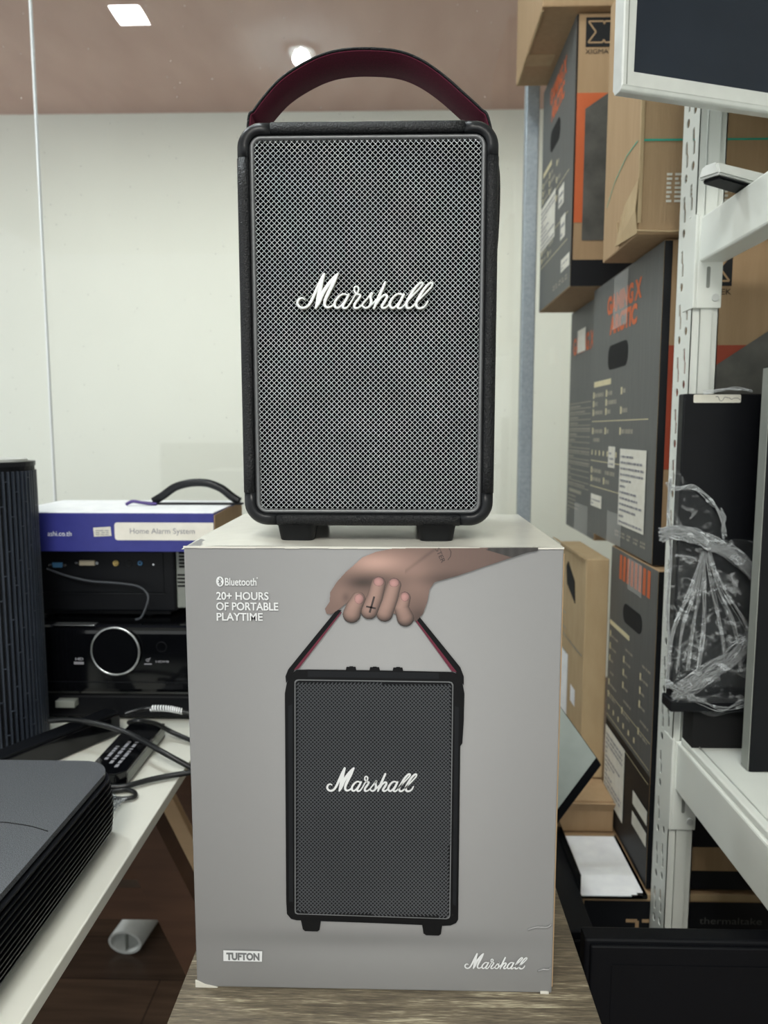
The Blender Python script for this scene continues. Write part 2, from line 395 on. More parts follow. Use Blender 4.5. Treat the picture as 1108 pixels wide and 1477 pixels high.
# "Marshall" script: strokes in tracing units
_o = 90*9.233
def c2(L): return [(x+_o, y, w) for x, y, w in L]
SCRIPT = [
 [(182, 436, 20), (150, 418, 26), (108, 435, 34), (86, 485, 36), (110, 532, 36), (162, 550, 36), (222, 525, 38), (272, 455, 42), (322, 345, 42), (380, 215, 40), (430, 115, 36), (442, 100, 34)],
 [(442, 102, 34), (410, 210, 46), (378, 350, 62), (352, 470, 48), (330, 552, 30)],
 [(330, 552, 26), (372, 480, 44), (425, 350, 54), (500, 235, 52), (578, 140, 42), (622, 98, 30)],
 [(622, 98, 30), (565, 220, 48), (498, 350, 52), (455, 450, 44), (450, 515, 40), (485, 545, 34), (540, 528, 28), (582, 490, 24)],
 [(748, 378, 24), (695, 366, 28), (640, 398, 32), (592, 460, 36), (582, 520, 38), (612, 550, 34), (655, 532, 28), (705, 475, 26), (745, 415, 26), (768, 372, 26)],
 [(768, 374, 34), (728, 450, 38), (690, 520, 38), (702, 552, 34), (745, 545, 28), (795, 482, 24), (842, 400, 24), (888, 345, 26), (902, 292, 26), (876, 264, 26), (846, 282, 26), (846, 330, 28), (880, 366, 28), (925, 380, 30), (898, 430, 36), (848, 500, 38), (848, 548, 36), (895, 548, 28), (955, 505, 24)],
 c2([(115, 510, 24), (180, 430, 26), (248, 348, 34), (228, 400, 38), (236, 470, 40), (212, 530, 34), (160, 552, 30), (122, 525, 30)]),
 c2([(222, 520, 24), (262, 488, 24), (300, 440, 24)]),
 c2([(424, 212, 36), (362, 350, 42), (312, 460, 42), (274, 556, 30)]),
 c2([(318, 490, 24), (362, 420, 28), (418, 378, 34), (448, 402, 38), (412, 470, 40), (376, 528, 38), (402, 553, 34), (450, 532, 26), (490, 480, 24)]),
 c2([(655, 378, 26), (600, 364, 28), (548, 392, 32), (496, 460, 38), (486, 522, 38), (520, 553, 34), (562, 530, 28), (612, 468, 26), (660, 380, 28)]),
 c2([(668, 374, 36), (626, 458, 40), (590, 530, 38), (610, 557, 32), (652, 540, 26), (705, 478, 24), (790, 385, 26), (868, 305, 26), (920, 242, 28), (914, 216, 30), (876, 228, 34), (808, 302, 38), (742, 410, 40), (704, 490, 40), (712, 545, 38), (752, 553, 32), (800, 520, 26), (838, 478, 24), (905, 410, 26), (985, 328, 26), (1042, 262, 28), (1048, 222, 30), (1008, 228, 34), (938, 302, 38), (870, 410, 40), (834, 490, 40), (846, 542, 38), (890, 556, 34), (948, 528, 28), (988, 462, 24)])]
SX0, SX1, SY0, SY1 = 66., 1062+_o, 82., 572.
def script(bm, mp, prof, n=5, k=1.0):
    """mp(x,y,h)->Vector in tracing units; prof: list of (fraction of half width, h)"""
    for si, st in enumerate(SCRIPT):
        P = catmull(st, n); sec = []; dh = si*.00004
        def tang(i):
            a, b = P[max(i-1, 0)], P[min(i+1, len(P)-1)]; t = Vector((b[0]-a[0], b[1]-a[1])); return t.normalized() if t.length else Vector((1, 0))
        for i, p in enumerate(P):
            t = tang(i)
            if i == 0: ext = [(-.97, .25), (-.7, .71)]
            else: ext = []
            for e, s in ext: sec.append((p[0]+t.x*p[2]/2*e, p[1]+t.y*p[2]/2*e, p[2]*s, t))
            sec.append((p[0], p[1], p[2], t))
            if i == len(P)-1:
                for e, s in ((.7, .71), (.97, .25)): sec.append((p[0]+t.x*p[2]/2*e, p[1]+t.y*p[2]/2*e, p[2]*s, t))
        rows = []
        for x, y, wd, t in sec:
            nx, ny = -t.y, t.x
            rows.append([bm.verts.new(mp(x+nx*wd/2*f*k, y+ny*wd/2*f*k, h+dh)) for f, h in prof])
        for a, b in zip(rows, rows[1:]):
            for j in range(len(prof)-1):
                f = bm.faces.new((a[j], b[j], b[j+1], a[j+1])); f.smooth = len(prof) > 2
        if len(prof) > 2:
            for rw in (rows[0], rows[-1]): bm.faces.new(rw)
    return bm

# ------------------------------------------------------------------ the setting
YG, YW, HC = 1.93, 3.66, 2.75
def struct(name, bm, m, **k): return tag(link(name, bm, m, **k), kind='structure')
struct('floor', bx(-3, 2, -2.6, YW+.1, -.05, 0), M['floor'])
struct('wall_back', bx(-3, 2, YW, YW+.1, 0, HC), M['far_wall'])
struct('wall_right', bx(1.5, 1.6, -2.6, YW, 0, HC), M['white_side'])
struct('ceiling', bx(-3, 1.6, -2.6, YG+.01, HC, HC+.05), M['ceiling'])
struct('ceiling', bx(-3, 1.6, YG+.01, YW, HC, HC+.05), M['far_ceiling'])
JX = -.925
struct('window_1', bx(-2.8, JX-.002, YG-.004, YG+.004, .75, HC), M['glass'])
struct('window_2', bx(JX+.002, .303, YG-.004, YG+.004, .75, HC), M['glass'])
struct('window_3', bx(.337, 1.5, YG-.004, YG+.004, .75, HC), M['glass'])
struct('trim_1', bx(.303, .337, YG-.015, YG+.015, 0, HC, bev=.003), M['steel'])
struct('trim_2', bx(JX-.002, JX+.002, YG-.0045, YG+.0045, .75, HC), M['white_badge'])
struct('wall_low', bx(-2.8, .303, YG-.02, YG+.02, 0, .75), M['darkwood'])

def lamp(label, x, y, sx, sy, m, z=HC, cat='ceiling light', group=None, rim=.012):
    t = thing('ceiling_light', label, cat, (x, y, z), 0, group)
    b = B()
    for a in ((-sx/2-rim, -sx/2, -sy/2-rim, sy/2+rim), (sx/2, sx/2+rim, -sy/2-rim, sy/2+rim), (-sx/2, sx/2, -sy/2-rim, -sy/2), (-sx/2, sx/2, sy/2, sy/2+rim)):
        box(b, a[0], a[1], a[2], a[3], -.012, 0)
    link('lamp_frame', b, M['ceiling'], t, local=True)
    link('diffuser', bx(-sx/2, sx/2, -sy/2, sy/2, -.008, -.001), m, t, local=True)
def mirr(px, py):
    p = AZ(px, py, HC-.01); return p.x, 2*YG-p.y
x, y = mirr(187, 22); lamp('small square ceiling light reflected high up in the glass', x, y, .112, .118, M['lamp'])
x, y = mirr(435, 76)
t = thing('ceiling_light', 'round ceiling downlight reflected in the glass above the strap', 'ceiling light', (x, y, HC))
link('lamp_frame', ringm(B(), (x, y, HC-.006), (0, 0, 1), .052, .006), M['ceiling'], t)
b = B(); bmesh.ops.create_uvsphere(b, u_segments=24, v_segments=16, radius=.034, matrix=Matrix.Translation((x, y, HC-.034))); link('bulb', b, M['spot'], t, smooth=True)
for i, (x, y) in enumerate(((-.35, -1.0), (.25, -1.7))):
    lamp(('large ceiling panel behind the camera, nearer one', 'large ceiling panel behind the camera, farther one')[i], x, y, .6, .6, M['rearlamp'])
for i, x in enumerate((-1.3, -.35, .6)):  # added panels above the view, put in to light the far wall
    lamp('added unseen ceiling panel beyond the glass, ' + ('left one', 'middle one', 'right one')[i], x, 2.38, .6, .3, M['farfill'])

# ------------------------------------------------------------------ side table under the box
ZT, ZB = .7252, 1.148
t = thing('side_table', 'narrow side table with grey oak laminate top under the silver carton', 'table', (-.015, .86, 0))
link('tabletop', bx(-.208, .179, .50, 1.13, ZT-.018, ZT, bev=.001), M['greywood'], t)
link('side_panel', bx(-.200, -.184, .53, 1.12, 0, ZT-.018), M['greywood'], t)
link('side_panel', bx(.155, .171, .53, 1.12, 0, ZT-.018), M['greywood'], t)
link('back_panel', bx(-.184, .155, 1.10, 1.116, 0, ZT-.018), M['greywood'], t)

# ------------------------------------------------------------------ the speaker carton
BX0, BX1, BY0, BY1 = -.1932, .1418, .638, .895
t = thing('speaker_carton', 'silver grey carton printed with a hand lifting a speaker, on the side table', 'box', (-.0257, .7665, ZT))
b = B(); box(b, BX0, BX1, BY0+.0008, BY1, ZT, ZB-.001, bev=.0012)
rn = random.Random(3)
link('carton', b, M['boxprint'], t)
# top flaps, a lifted left front corner
b = B(); n = 14; g = []
for i in range(n+1):
    row = []
    for j in range(9):
        u, v = i/n, j/8
        x = BX0 + (BX1-BX0)*u; y = BY0 + (BY1-BY0)*v
        z = ZB + .0006*math.sin(u*9)*(1-v)
        if i == 0: x -= .0022*max(0, 1-v*2.5); z -= .0028*max(0, 1-v*3)
        row.append(b.verts.new((x, y, z)))
    g.append(row)
for i in range(n):
    for j in range(8): b.faces.new((g[i][j], g[i+1][j], g[i+1][j+1], g[i][j+1])).smooth = True
link('top_flap', b, M['boxtop'], t)
link('side_edge', bx(BX1+.0001, BX1+.0014, BY0+.004, BY1-.002, ZT+.004, ZB-.006), M['cardboard'], t)
b = B()                                                # torn white paper core along the front edges
for i in range(26):
    x = BX0 + (BX1-BX0)*(i/26); box(b, x, x+(BX1-BX0)/26, BY0-.0003, BY0+.001, ZB-.0013-rn.random()*.0005, ZB+.0002)
prism(b, [Vector((BX0-.001, BY0-.0006, ZT+.0003)), Vector((BX0+.02, BY0-.0006, ZT+.0003)), Vector((BX0+.008, BY0-.0006, ZT+.003)), Vector((BX0-.001, BY0-.0006, ZT+.0075))], (0, .0014, 0))
box(b, BX1-.011, BX1-.003, BY0-.0008, BY0+.001, ZT, ZT+.0022, bev=.0004)
links('worn_edge', b, M['boxtop'], t)
b = B()                                                # two dents in the right edge
for zc, wd, hh in ((ZT+.066, .016, .004), (ZT+.024, .009, .003)):
    tube(b, [(BX1-.002, BY0-.0001, zc+hh), (BX1-wd*.4, BY0-.0006, zc+hh*.3), (BX1-wd, BY0-.0001, zc+hh*.2), (BX1-wd*1.5, BY0+.0004, zc-hh*.6)], .0008, 6, 5)
links('dent_crease', b, M['boxprint'], t)
YF = BY0
PF = Face((0, YF, 0), (1, 0, 0), (0, 0, 1))            # u = world x, v = world z
def fp(px, py): p = AY(px, py, YF); return (p.x, p.z)
def pj(bm, pts, h): return poly(bm, PF, [fp(*p) for p in pts], h)
PXM = 1/1640.
def ptext(bm, s, px0, px1, pyb, pyt, bold=.0, h=.0008):
    u0, v0 = fp(px0, pyb); u1, v1 = fp(px1, pyt)
    return text(bm, PF, s, u0, v0, v1-v0, u1-u0, h, bold)
b = B()
ptext(b, '20+ HOURS', 312.5, 387.5, 864.5, 853.5, .018)
ptext(b, 'OF PORTABLE', 312.5, 401.5, 879.5, 868.5, .018)
ptext(b, 'PLAYTIME', 313, 379, 894.5, 883.5, .018)
ptext(b, 'Bluetooth', 325, 370, 844, 833, .012)
ptext(b, "'", 370.5, 372, 838, 832.5, 0)
u, v = fp(317.5, 838.5); poly(b, PF, [(u+.0034*math.cos(a), v+.0046*math.sin(a)) for a in [2*math.pi*i/20 for i in range(20)]], .0006)
link('printed_text', b, M['print_white'], t)
b = B()
def pline(bm, F, pts, wd, h):
    for (a, c), (d, e) in zip(pts, pts[1:]):
        q = Vector((d-a, e-c)).normalized(); nx, ny = -q.y*wd/2, q.x*wd/2
        poly(bm, F, [(a-nx, c-ny), (d-nx, e-ny), (d+nx, e+ny), (a+nx, c+ny)], h)
pline(b, PF, [fp(314.8, 835.8), fp(320, 841), fp(317.3, 844), fp(317.3, 833), fp(320, 836), fp(314.8, 841)], .0006, .0009)
link('bluetooth_rune', b, M['print_grey'], t)
b = B(); pj(b, [(322.5, 1370), (378.5, 1371.5), (378, 1386.5), (322.5, 1385.5)], .0006); o1 = link('name_plate', b, M['print_white'], t)
b = B(); ptext(b, 'TUFTON', 327, 374.5, 1383, 1373.8, .05, .0010); link('plate_lettering', b, M['print_grey'], o1)
def plogo(px0, px1, py0, py1, h, k=1.12, sl=0):
    def mp(x, y, hh): 
        q = (x-SX0)/(SX1-SX0); p = AY(px0 + q*(px1-px0), py0+(y-SY0)/(SY1-SY0)*(py1-py0)+sl*q, YF); return Vector((p.x, YF-hh, p.z))
    return script(B(), mp, [(-1, h), (1, h)], k=k)
link('printed_logo', plogo(669.7, 760.5, 1374, 1397, .0006, sl=0), M['print_white'], t)
# printed speaker picture
b = B()
pj(b, [(411, 1000), (414, 984), (420, 972), (428, 966), (445, 965.5), (540, 966.5), (652, 969), (660, 972), (667, 984), (670, 1000), (669, 1040), (667, 1072), (664, 1076),
       (661, 1326), (658, 1331), (650, 1334.5), (640, 1335), (540, 1331), (428, 1327), (420, 1325), (414, 1318), (413, 1300)], .0004)
pic = link('printed_speaker', b, M['print_black'], t)
b = B()
pj(b, [(434, 1326), (463, 1328), (461, 1341), (458, 1343), (440, 1342.5), (437, 1340)], .0005)
pj(b, [(609, 1333), (638, 1334), (636, 1347), (633, 1349), (615, 1348.5), (611, 1346)], .0005)
for kx, ky in ((506.5, 961.5), (540.5, 962), (574, 962.5)):
    pj(b, [(kx-6.5, ky), (kx+6.5, ky), (kx+8, ky+6), (kx-8, ky+6)], .0005)
    pj(b, [(kx-2.5, ky-.8), (kx+3, ky-.8), (kx+3, ky+2), (kx-2.5, ky+2)], .0006)
links('printed_detail', b, M['print_black'], pic)
b = B(); pj(b, [(444, 967), (633, 970), (633, 979), (444, 976)], .0007); pj(b, [(416, 1018), (422, 1015), (423, 1300), (417, 1300)], .0007); pj(b, [(656, 1018), (662, 1020), (658, 1306), (653, 1304)], .0007)
links('printed_leather', b, M['print_panel'], pic)
b = B()
fr = [(425, 983), (427, 980.5), (430, 979.5), (648, 982.5), (652, 983.5), (654, 987), (649.5, 1320), (648, 1323.5), (644, 1325), (429, 1318), (426, 1316.5), (425.3, 1313)]
pj(b, fr, .0008); link('printed_frame', b, M['print_grey'], pic)
b = B(); cx, cy = 539, 1151
fr2 = [(cx+(x-cx)*(1-1.5/113), cy+(y-cy)*(1-1.5/170)) for x, y in fr]; pj(b, fr2, .0010); gr = link('printed_grille', b, M['print_grille'], pic)
b = B()                                                  # printed weave: short dashes in both diagonals
def inside(px, py): 
    f = (py-982)/(1320-982); return 428.5 < px < 651.5-4*f and 984.5+(px-428)*.012 < py < 1315+(px-428)*.028
per = 5.4; H = per/2; i = 0; y = 986.
while y < 1324:
    odd = i % 2; x = 430. + (H if odd else 0)
    while x < 652:
        if inside(x, y):
            s = 1 if odd else -1; l = 2.05; wd = .62
            p = [(x-l, y-s*l), (x+l, y+s*l)]; nx, ny = -s*wd*.7, wd*.7
            poly(b, PF, [fp(p[0][0]-nx, p[0][1]-ny), fp(p[1][0]-nx, p[1][1]-ny), fp(p[1][0]+nx, p[1][1]+ny), fp(p[0][0]+nx, p[0][1]+ny)], .0012)
        x += per
    y += H; i += 1
tag(link('printed_weave', b, M['print_wire'], gr), kind='stuff')
link('printed_badge', plogo(470.8, 601.7, 1105.5, 1141, .0015), M['print_white'], pic)
b = B(); pj(b, [(486, 879), (493, 880), (428, 962), (421, 972), (413, 985), (412, 975), (416, 965)], .0009); pj(b, [(588, 879), (596, 878), (664, 962), (669, 975), (669, 988), (660, 974), (655, 966)], .0009)
strp = links('printed_strap', b, M['print_black'], pic)
b = B(); pj(b, [(491.5, 882), (493, 883), (431, 964), (424, 966)], .0010); pj(b, [(589, 881), (591, 880.5), (659, 969), (652, 968)], .0010); links('printed_lining', b, M['print_crimson'], strp[0])
# printed hand: a photograph printed on the card, coloured per point
def hz(x, y): return (450+x/3.574, 780+y/3.574)
def seg_d(px, py, a, c):
    ax, ay, ar = a; bx_, by, br = c; dx, dy = bx_-ax, by-ay; L2 = dx*dx+dy*dy
    s = max(0, min(1, ((px-ax)*dx+(py-ay)*dy)/L2)) if L2 else 0
    r = ar+(br-ar)*s; ex, ey = px-(ax+dx*s), py-(ay+dy*s)
    return math.hypot(ex, ey)/r, ex/r, ey/r
def inpoly(px, py, P):
    r = False; j = len(P)-1
    for i in range(len(P)):
        xi, yi = P[i]; xj, yj = P[j]
        if (yi > py) != (yj > py) and px < (xj-xi)*(py-yi)/(yj-yi)+xi: r = not r
        j = i
    return r
HANDP = [(96, 262), (130, 210), (175, 160), (208, 132), (262, 84), (330, 56), (420, 38), (1108, 34), (1250, 34), (1108, 60), (1000, 95), (900, 128), (760, 176), (632, 212), (606, 250), (596, 310), (572, 375), (540, 412), (500, 400), (300, 330), (215, 285), (180, 318), (140, 352), (100, 378), (76, 374), (68, 348), (92, 312)]
FING = [[(478, 292, 31), (462, 345, 37), (482, 396, 44)], [(424, 226, 36), (402, 300, 40), (375, 372, 43)], [(344, 220, 37), (325, 290, 41), (296, 360, 43)], [(240, 298, 36), (218, 340, 42), (206, 376, 46)]]
NAIL = [(345, 208, 28, 25), (424, 214, 27, 23), (480, 286, 22, 25), (244, 298, 24, 27)]
def handcol(x, y):
    base = None
    if inpoly(x, y, HANDP):
        sh = .52 + .30*math.exp(-((x-330)/170)**2-((y-110)/60)**2) - .16*math.exp(-((x-300)/110)**2-((y-205)/40)**2) + .06*math.exp(-((x-150)/60)**2-((y-270)/70)**2)
        sh += .10*math.exp(-((x-540)/90)**2-((y-200)/80)**2) - .13*math.exp(-((x-700)/200)**2-((y-200)/36)**2)
        sh -= .14*max(0, (x-560)/700) ; sh -= .16*math.exp(-((x-560)/70)**2-((y-400)/60)**2)
        sh -= .07*math.exp(-(((x-520)*.6+(y-90)*.8-30)/9)**2)*(1 if 480 < x < 640 and y < 210 else 0)   # palm creases
        sh -= .10*math.exp(-((x-250)/60)**2-((y-215)/24)**2)
        sh -= .10*math.exp(-((x-175)/18)**2-((y-290)/22)**2)
        base = (sh, .0)
        if x > 880 + 30*math.sin(y*.2) and y < 34+(x-860)*.30: base = (.24+.03*math.sin(x*.13), .75)
    for k, f in enumerate(FING):
        best = min((seg_d(x, y, f[i], f[i+1]) for i in range(len(f)-1)), key=lambda q: q[0])
        if best[0] < 1:
            d, ex, ey = best; nz_ = math.sqrt(max(0, 1-d*d)); sh = .24 + .46*nz_ - .10*ey - .06*ex
            if y > 340: sh -= (y-340)*.0012
            base = (sh, 0)
            for nx, ny, rx, ry in NAIL:
                q = ((x-nx)/rx)**2+((y-ny)/ry)**2
                if q < 1 and (abs(nx-f[0][0]) < 12): base = (sh+.05*(1-q)+(.03 if q < .8 else -.10), -.04)
    if base is None: return None
    s, tt = base; s = max(.08, min(.92, s))
    r, g, bb = 224*s, 182*s, 168*s
    if tt > 0: g = g+(r-g)*tt; bb = bb+(r-bb)*tt
    if tt < 0: r, g, bb = r*1.02, g*.95, bb*1.0
    return (r/255, g/255, bb/255, 1)
step = .62; bm = B(); cl = bm.loops.layers.color.new('Col'); vg = {}
nx_, ny_ = int((776-466)/step), int((908-789.6)/step)
def hv(i, j):
    if (i, j) not in vg:
        u, v = fp(466+i*step, 789.6+j*step); vg[(i, j)] = bm.verts.new(PF.P(u, v, .0014))
    return vg[(i, j)]
for i in range(nx_):
    for j in range(ny_):
        px, py = 466+(i+.5)*step, 789.6+(j+.5)*step; c = handcol((px-450)*3.574, (py-780)*3.574)
        if c:
            f = bm.faces.new((hv(i, j), hv(i, j+1), hv(i+1, j+1), hv(i+1, j)))
            for lp in f.loops: lp[cl] = c
hand = link('printed_hand', bm, M['handprint'], t); hand['label'] = 'printed picture of a hand gripping the strap'
def fz(x, y): return fp(*hz(x, y))
b = B()
pline(b, PF, [fz(322, 285), fz(298, 368)], .0017, .0018); pline(b, PF, [fz(280, 336), fz(330, 346)], .0015, .0018)
link('printed_tattoo', b, M['print_ink'], hand); b = B()
u, v = fz(636, 42); text(b, PF, 'STER', u, v, .0042, .0135, .0018, .0, rot=R(-66))
pline(b, PF, [fz(705, 36), fz(717, 55), fz(714, 78), fz(700, 98)], .0005, .0018)
link('printed_tattoo', b, M['print_ink'], hand)

# ------------------------------------------------------------------ portable speaker
SXL, SXR, SZ0, SZ1, SY, SD = -.1457, .0837, 1.1625, 1.5172, .667, .163
RC = .0215
sp = thing('portable_speaker', 'black portable speaker with silver woven grille standing on the carton', 'speaker', ((SXL+SXR)/2, SY+SD/2, ZB))
def perim():
    """outer outline with normals, as four corners and four straights (px-free metres)"""
    segs = {}
    e = .0065
    cs = [('tr', SXR-RC, SZ1-RC, 0), ('tl', SXL+RC, SZ1-RC, 90), ('bl', SXL+RC, SZ0+RC, 180), ('br', SXR-RC, SZ0+RC, 270)]
    for k, cx, cz, a0 in cs:
        pts = []
        a = R(a0); L1 = .0105 if k in ('tl', 'bl') else .008
        for i in range(13):
            an = R(a0+90*i/12); pts.append((cx+RC*math.cos(an), cz+RC*math.sin(an), math.cos(an), math.sin(an)))
        p0 = pts[0]; p1 = pts[-1]
        t0 = (math.sin(R(a0)), -math.cos(R(a0))); a1 = R(a0+90); t1 = (-math.sin(a1), math.cos(a1))
        ex = .009
        pts = [(p0[0]+t0[0]*ex, p0[1]+t0[1]*ex, p0[2], p0[3])] + pts + [(p1[0]+t1[0]*ex, p1[1]+t1[1]*ex, p1[2], p1[3])]
        segs[k] = pts
    return segs
PROF = [(-.0108, .009), (-.0108, .0022), (-.0098, .0007), (-.0080, 0), (-.0058, .0004), (-.0036, .0014), (-.0017, .0032), (-.0005, .0056), (0, .0085), (0, .1540), (-.0008, .1585), (-.003, .1615), (-.0075, .163), (-.0108, .163)]
def sweep(pts, grow=0.0):
    bm = B(); rows = []
    for x, z, nx, nz_ in pts:
        rows.append([bm.verts.new((x+nx*(n+grow), SY+y-(grow if y < .05 else -grow), z+nz_*(n+grow))) for n, y in PROF])
    for a, c in zip(rows, rows[1:]):
        for j in range(len(PROF)-1): bm.faces.new((a[j], c[j], c[j+1], a[j+1])).smooth = True
    for rw in (rows[0], rows[-1]): bm.faces.new(rw)
    bmesh.ops.recalc_face_normals(bm, faces=bm.faces[:]); return bm
sg = perim()
for k in sg: link('corner_guard', sweep(sg[k]), M['plastic'], sp)
ks = ['tr', 'tl', 'bl', 'br']
for a, c in zip(ks, ks[1:]+ks[:1]):
    p, q = sg[a][-1], sg[c][0]
    link('leather_panel', sweep([(p[0]+(q[0]-p[0])*i/12, p[1]+(q[1]-p[1])*i/12, p[2], p[3]) for i in range(13)], .0004), M['leather'], sp)
gx0, gx1, gz0, gz1 = SXL+.0106, SXR-.0106, SZ0+.0106, SZ1-.0106
def ringframe(x0, x1, z0, z1, r, wd, y0, y1, rnd=True):
    bm = B(); o = rrect(x0, x1, z0, z1, r); i_ = rrect(x0+wd, x1-wd, z0+wd, z1-wd, max(r-wd, .0008)); m_ = rrect(x0+wd/2, x1-wd/2, z0+wd/2, z1-wd/2, max(r-wd/2, .001))
    rows = [[bm.verts.new((x, y, z)) for x, z in P] for P, y in ((o, y1), (o, y0+.0006), (m_, y0), (i_, y0+.0006), (i_, y1))]
    k = len(o)
    for a, c in zip(rows, rows[1:]):
        for j in range(k): bm.faces.new((a[j], a[(j+1) % k], c[(j+1) % k], c[j])).smooth = True
    bmesh.ops.recalc_face_normals(bm, faces=bm.faces[:]); return bm
link('grille_gasket', ringframe(gx0-.0005, gx1+.0005, gz0-.0005, gz1+.0005, .0115, .0022, SY+.0050, SY+.016), M['rubber'], sp)
link('grille_trim', ringframe(gx0+.0012, gx1-.0012, gz0+.0012, gz1-.0012, .0095, .0030, SY+.0036, SY+.016), M['trim'], sp)
ox0, ox1, oz0, oz1 = gx0+.0042, gx1-.0042, gz0+.0042, gz1-.0042
bf = B(); prism(bf, [Vector((x, SY+.012, z)) for x, z in rrect(gx0, gx1, gz0, gz1, .009)], (0, SD-.016, 0)); link('baffle', bf, M['cloth'], sp)
# woven wire: every wire a round strand going over and under
def weave(x0, x1, z0, z1, s, rad, amp, y):
    V, F_ = [], []; q = math.sqrt(.5); nseg = 5
    cxm, czm = (x0+x1)/2, (z0+z1)/2; W, H = (x1-x0)/2, (z1-z0)/2
    nn = int((W+H)*q/s)+1
    for fam in (0, 1):
        for i in range(-nn, nn+1):
            c = i*s
            # fam0: x-z = c/q , moving along d ; fam1: x+z = c/q
            # param t along direction; point = centre + n*c + d*t
            if fam == 0: n_, d_ = (q, -q), (q, q)
            else: n_, d_ = (q, q), (q, -q)
            lo, hi = -9, 9
            for k, E in ((0, W), (1, H)):
                a = (-E - n_[k]*c)/d_[k]; b_ = (E - n_[k]*c)/d_[k]
                lo, hi = max(lo, min(a, b_)), min(hi, max(a, b_))
            if hi-lo < s*.6: continue
            k0, k1 = math.ceil(lo/(s/2)), math.floor(hi/(s/2)); ts = [lo]+[k*s/2 for k in range(k0, k1+1)]+[hi]
            base = len(V)
            for t_ in ts:
                ph = math.cos(math.pi*t_/s + math.pi*i); off = amp*ph*(1 if fam == 0 else -1)
                px_, pz_ = cxm+n_[0]*c+d_[0]*t_, czm+n_[1]*c+d_[1]*t_
                edge = .0 if ts[0] < t_ < ts[-1] else .0012
                for m_ in range(nseg):
                    a = 2*math.pi*m_/nseg
                    V.append((px_+n_[0]*rad*math.cos(a), y-off+edge+rad*math.sin(a), pz_+n_[1]*rad*math.cos(a)))
            for a in range(len(ts)-1):
                for m_ in range(nseg):
                    m2 = (m_+1) % nseg; F_.append((base+a*nseg+m_, base+a*nseg+m2, base+(a+1)*nseg+m2, base+(a+1)*nseg+m_))
    return V, F_
V, F_ = weave(ox0+.0002, ox1-.0002, oz0+.0002, oz1-.0002, .003345, .00032, .00062, SY+.0058)
inv = FR[sp.name].inverted(); me = bpy.data.meshes.new('wire_grille'); me.from_pydata([inv @ Vector(v) for v in V], [], F_); me.materials.append(M['wire'])
me.polygons.foreach_set('use_smooth', [True]*len(me.polygons)); me.update()
o = bpy.data.objects.new('wire_grille', me); C.objects.link(o); o.parent = sp
# raised white badge, drop of 4 mm
YBd = SY+.0046
def mpb(x, y, h):
    p = AY(420+x/9.233, 385+y/9.233, YBd-.002); return Vector((p.x, YBd-h, p.z))
bd = link('logo_badge', script(B(), mpb, [(-.96, .0033), (-.55, .0040), (0, .0042), (.55, .0040), (.96, .0033)], 6, k=1.0), M['white_badge'], sp)
link('badge_edge', script(B(), mpb, [(-1, 0), (-1, .0031), (-.95, .0034), (.95, .0034), (1, .0031), (1, 0)], 6, k=1.03), M['badge_side'], bd)
# feet: four tapered rubber blocks
def foot(cx, cy, wt=.036, wb=.030, dt=.030):
    bm = B(); n = 28
    def rr(wd, dp, z): return [bm.verts.new((cx+x, cy+y, z)) for x, y in rrect(-wd/2, wd/2, -dp/2, dp/2, .007, 6)]
    a, m_, c = rr(wt, dt, SZ0+.001), rr(wb+.001, dt*.86, ZB+.0012), rr(wb-.001, dt*.82, ZB)
    k = len(a)
    for p, q in ((a, m_), (m_, c)):
        for j in range(k): bm.faces.new((p[j], p[(j+1) % k], q[(j+1) % k], q[j])).smooth = True
    bm.faces.new(a); bm.faces.new(c[::-1]); return bm
for fx in (-.0975, .0300):
    for fy in (SY+.018, SY+SD-.024): link('foot', foot(fx-(0 if fx < 0 else -.002), fy), M['rubber'], sp)
# strap: wide band, black outside, crimson velvet inside
YS0, YS1 = .722, .776
sp_px = [(359, 171), (366, 160), (380, 141), (403, 115.5), (431, 95.7), (463, 79.8), (495, 72), (534, 70.3), (574, 74), (606, 86), (638, 107.6), (669.5, 135.4), (693, 157), (704, 171)]
pts = [AY(a, c, YS0) for a, c in sp_px]; path = [(p.x, p.z) for p in pts]
path = [(SXL-.0016, 1.43), (SXL-.0018, 1.47), (SXL-.0014, 1.497)] + [(min(max(x, SXL-.0005), SXR+.0008), z) for x, z in path] + [(SXR+.0042, 1.499), (SXR+.0062, 1.478), (SXR+.0060, 1.45), (SXR+.0045, 1.42), (SXR+.0015, 1.40)]
path = catmull(path, 6)
def band(path, off0, off1, y0, y1):
    bm = B(); rows = []
    for i, (x, z) in enumerate(path):
        a, c = path[max(i-1, 0)], path[min(i+1, len(path)-1)]; t_ = Vector((c[0]-a[0], c[1]-a[1])).normalized(); nx, nz_ = -t_.y, t_.x
        rows.append([bm.verts.new((x+nx*o_, y_, z+nz_*o_)) for o_, y_ in ((off0, y0+.0008), (off0+(off1-off0)*.5, y0), (off1, y0+.0008), (off1, y1-.0008), (off0+(off1-off0)*.5, y1), (off0, y1-.0008))])
    for p, q in zip(rows, rows[1:]):
        for j in range(6): bm.faces.new((p[j], q[j], q[(j+1) % 6], p[(j+1) % 6])).smooth = True
    bm.faces.new(rows[0]); bm.faces.new(rows[-1][::-1]); bmesh.ops.recalc_face_normals(bm, faces=bm.faces[:]); return bm
st = link('carry_strap', band(path, -.0002, .0018, YS0, YS1), M['leather'], sp); st['label'] = 'arched black leather carry strap'
ln = link('strap_lining', band(path[16:-26], -.0012, -.0001, YS0+.0015, YS1-.0015), M['crimson'], st); ln['label'] = 'crimson velvet strap lining'
links('strap_rivet', cyl(cyl(B(), (SXR+.004, .749, 1.41), (1, 0, 0), .006, .004), (SXL-.004, .749, 1.44), (1, 0, 0), .006, .004), M['trim'], st)
b = B()
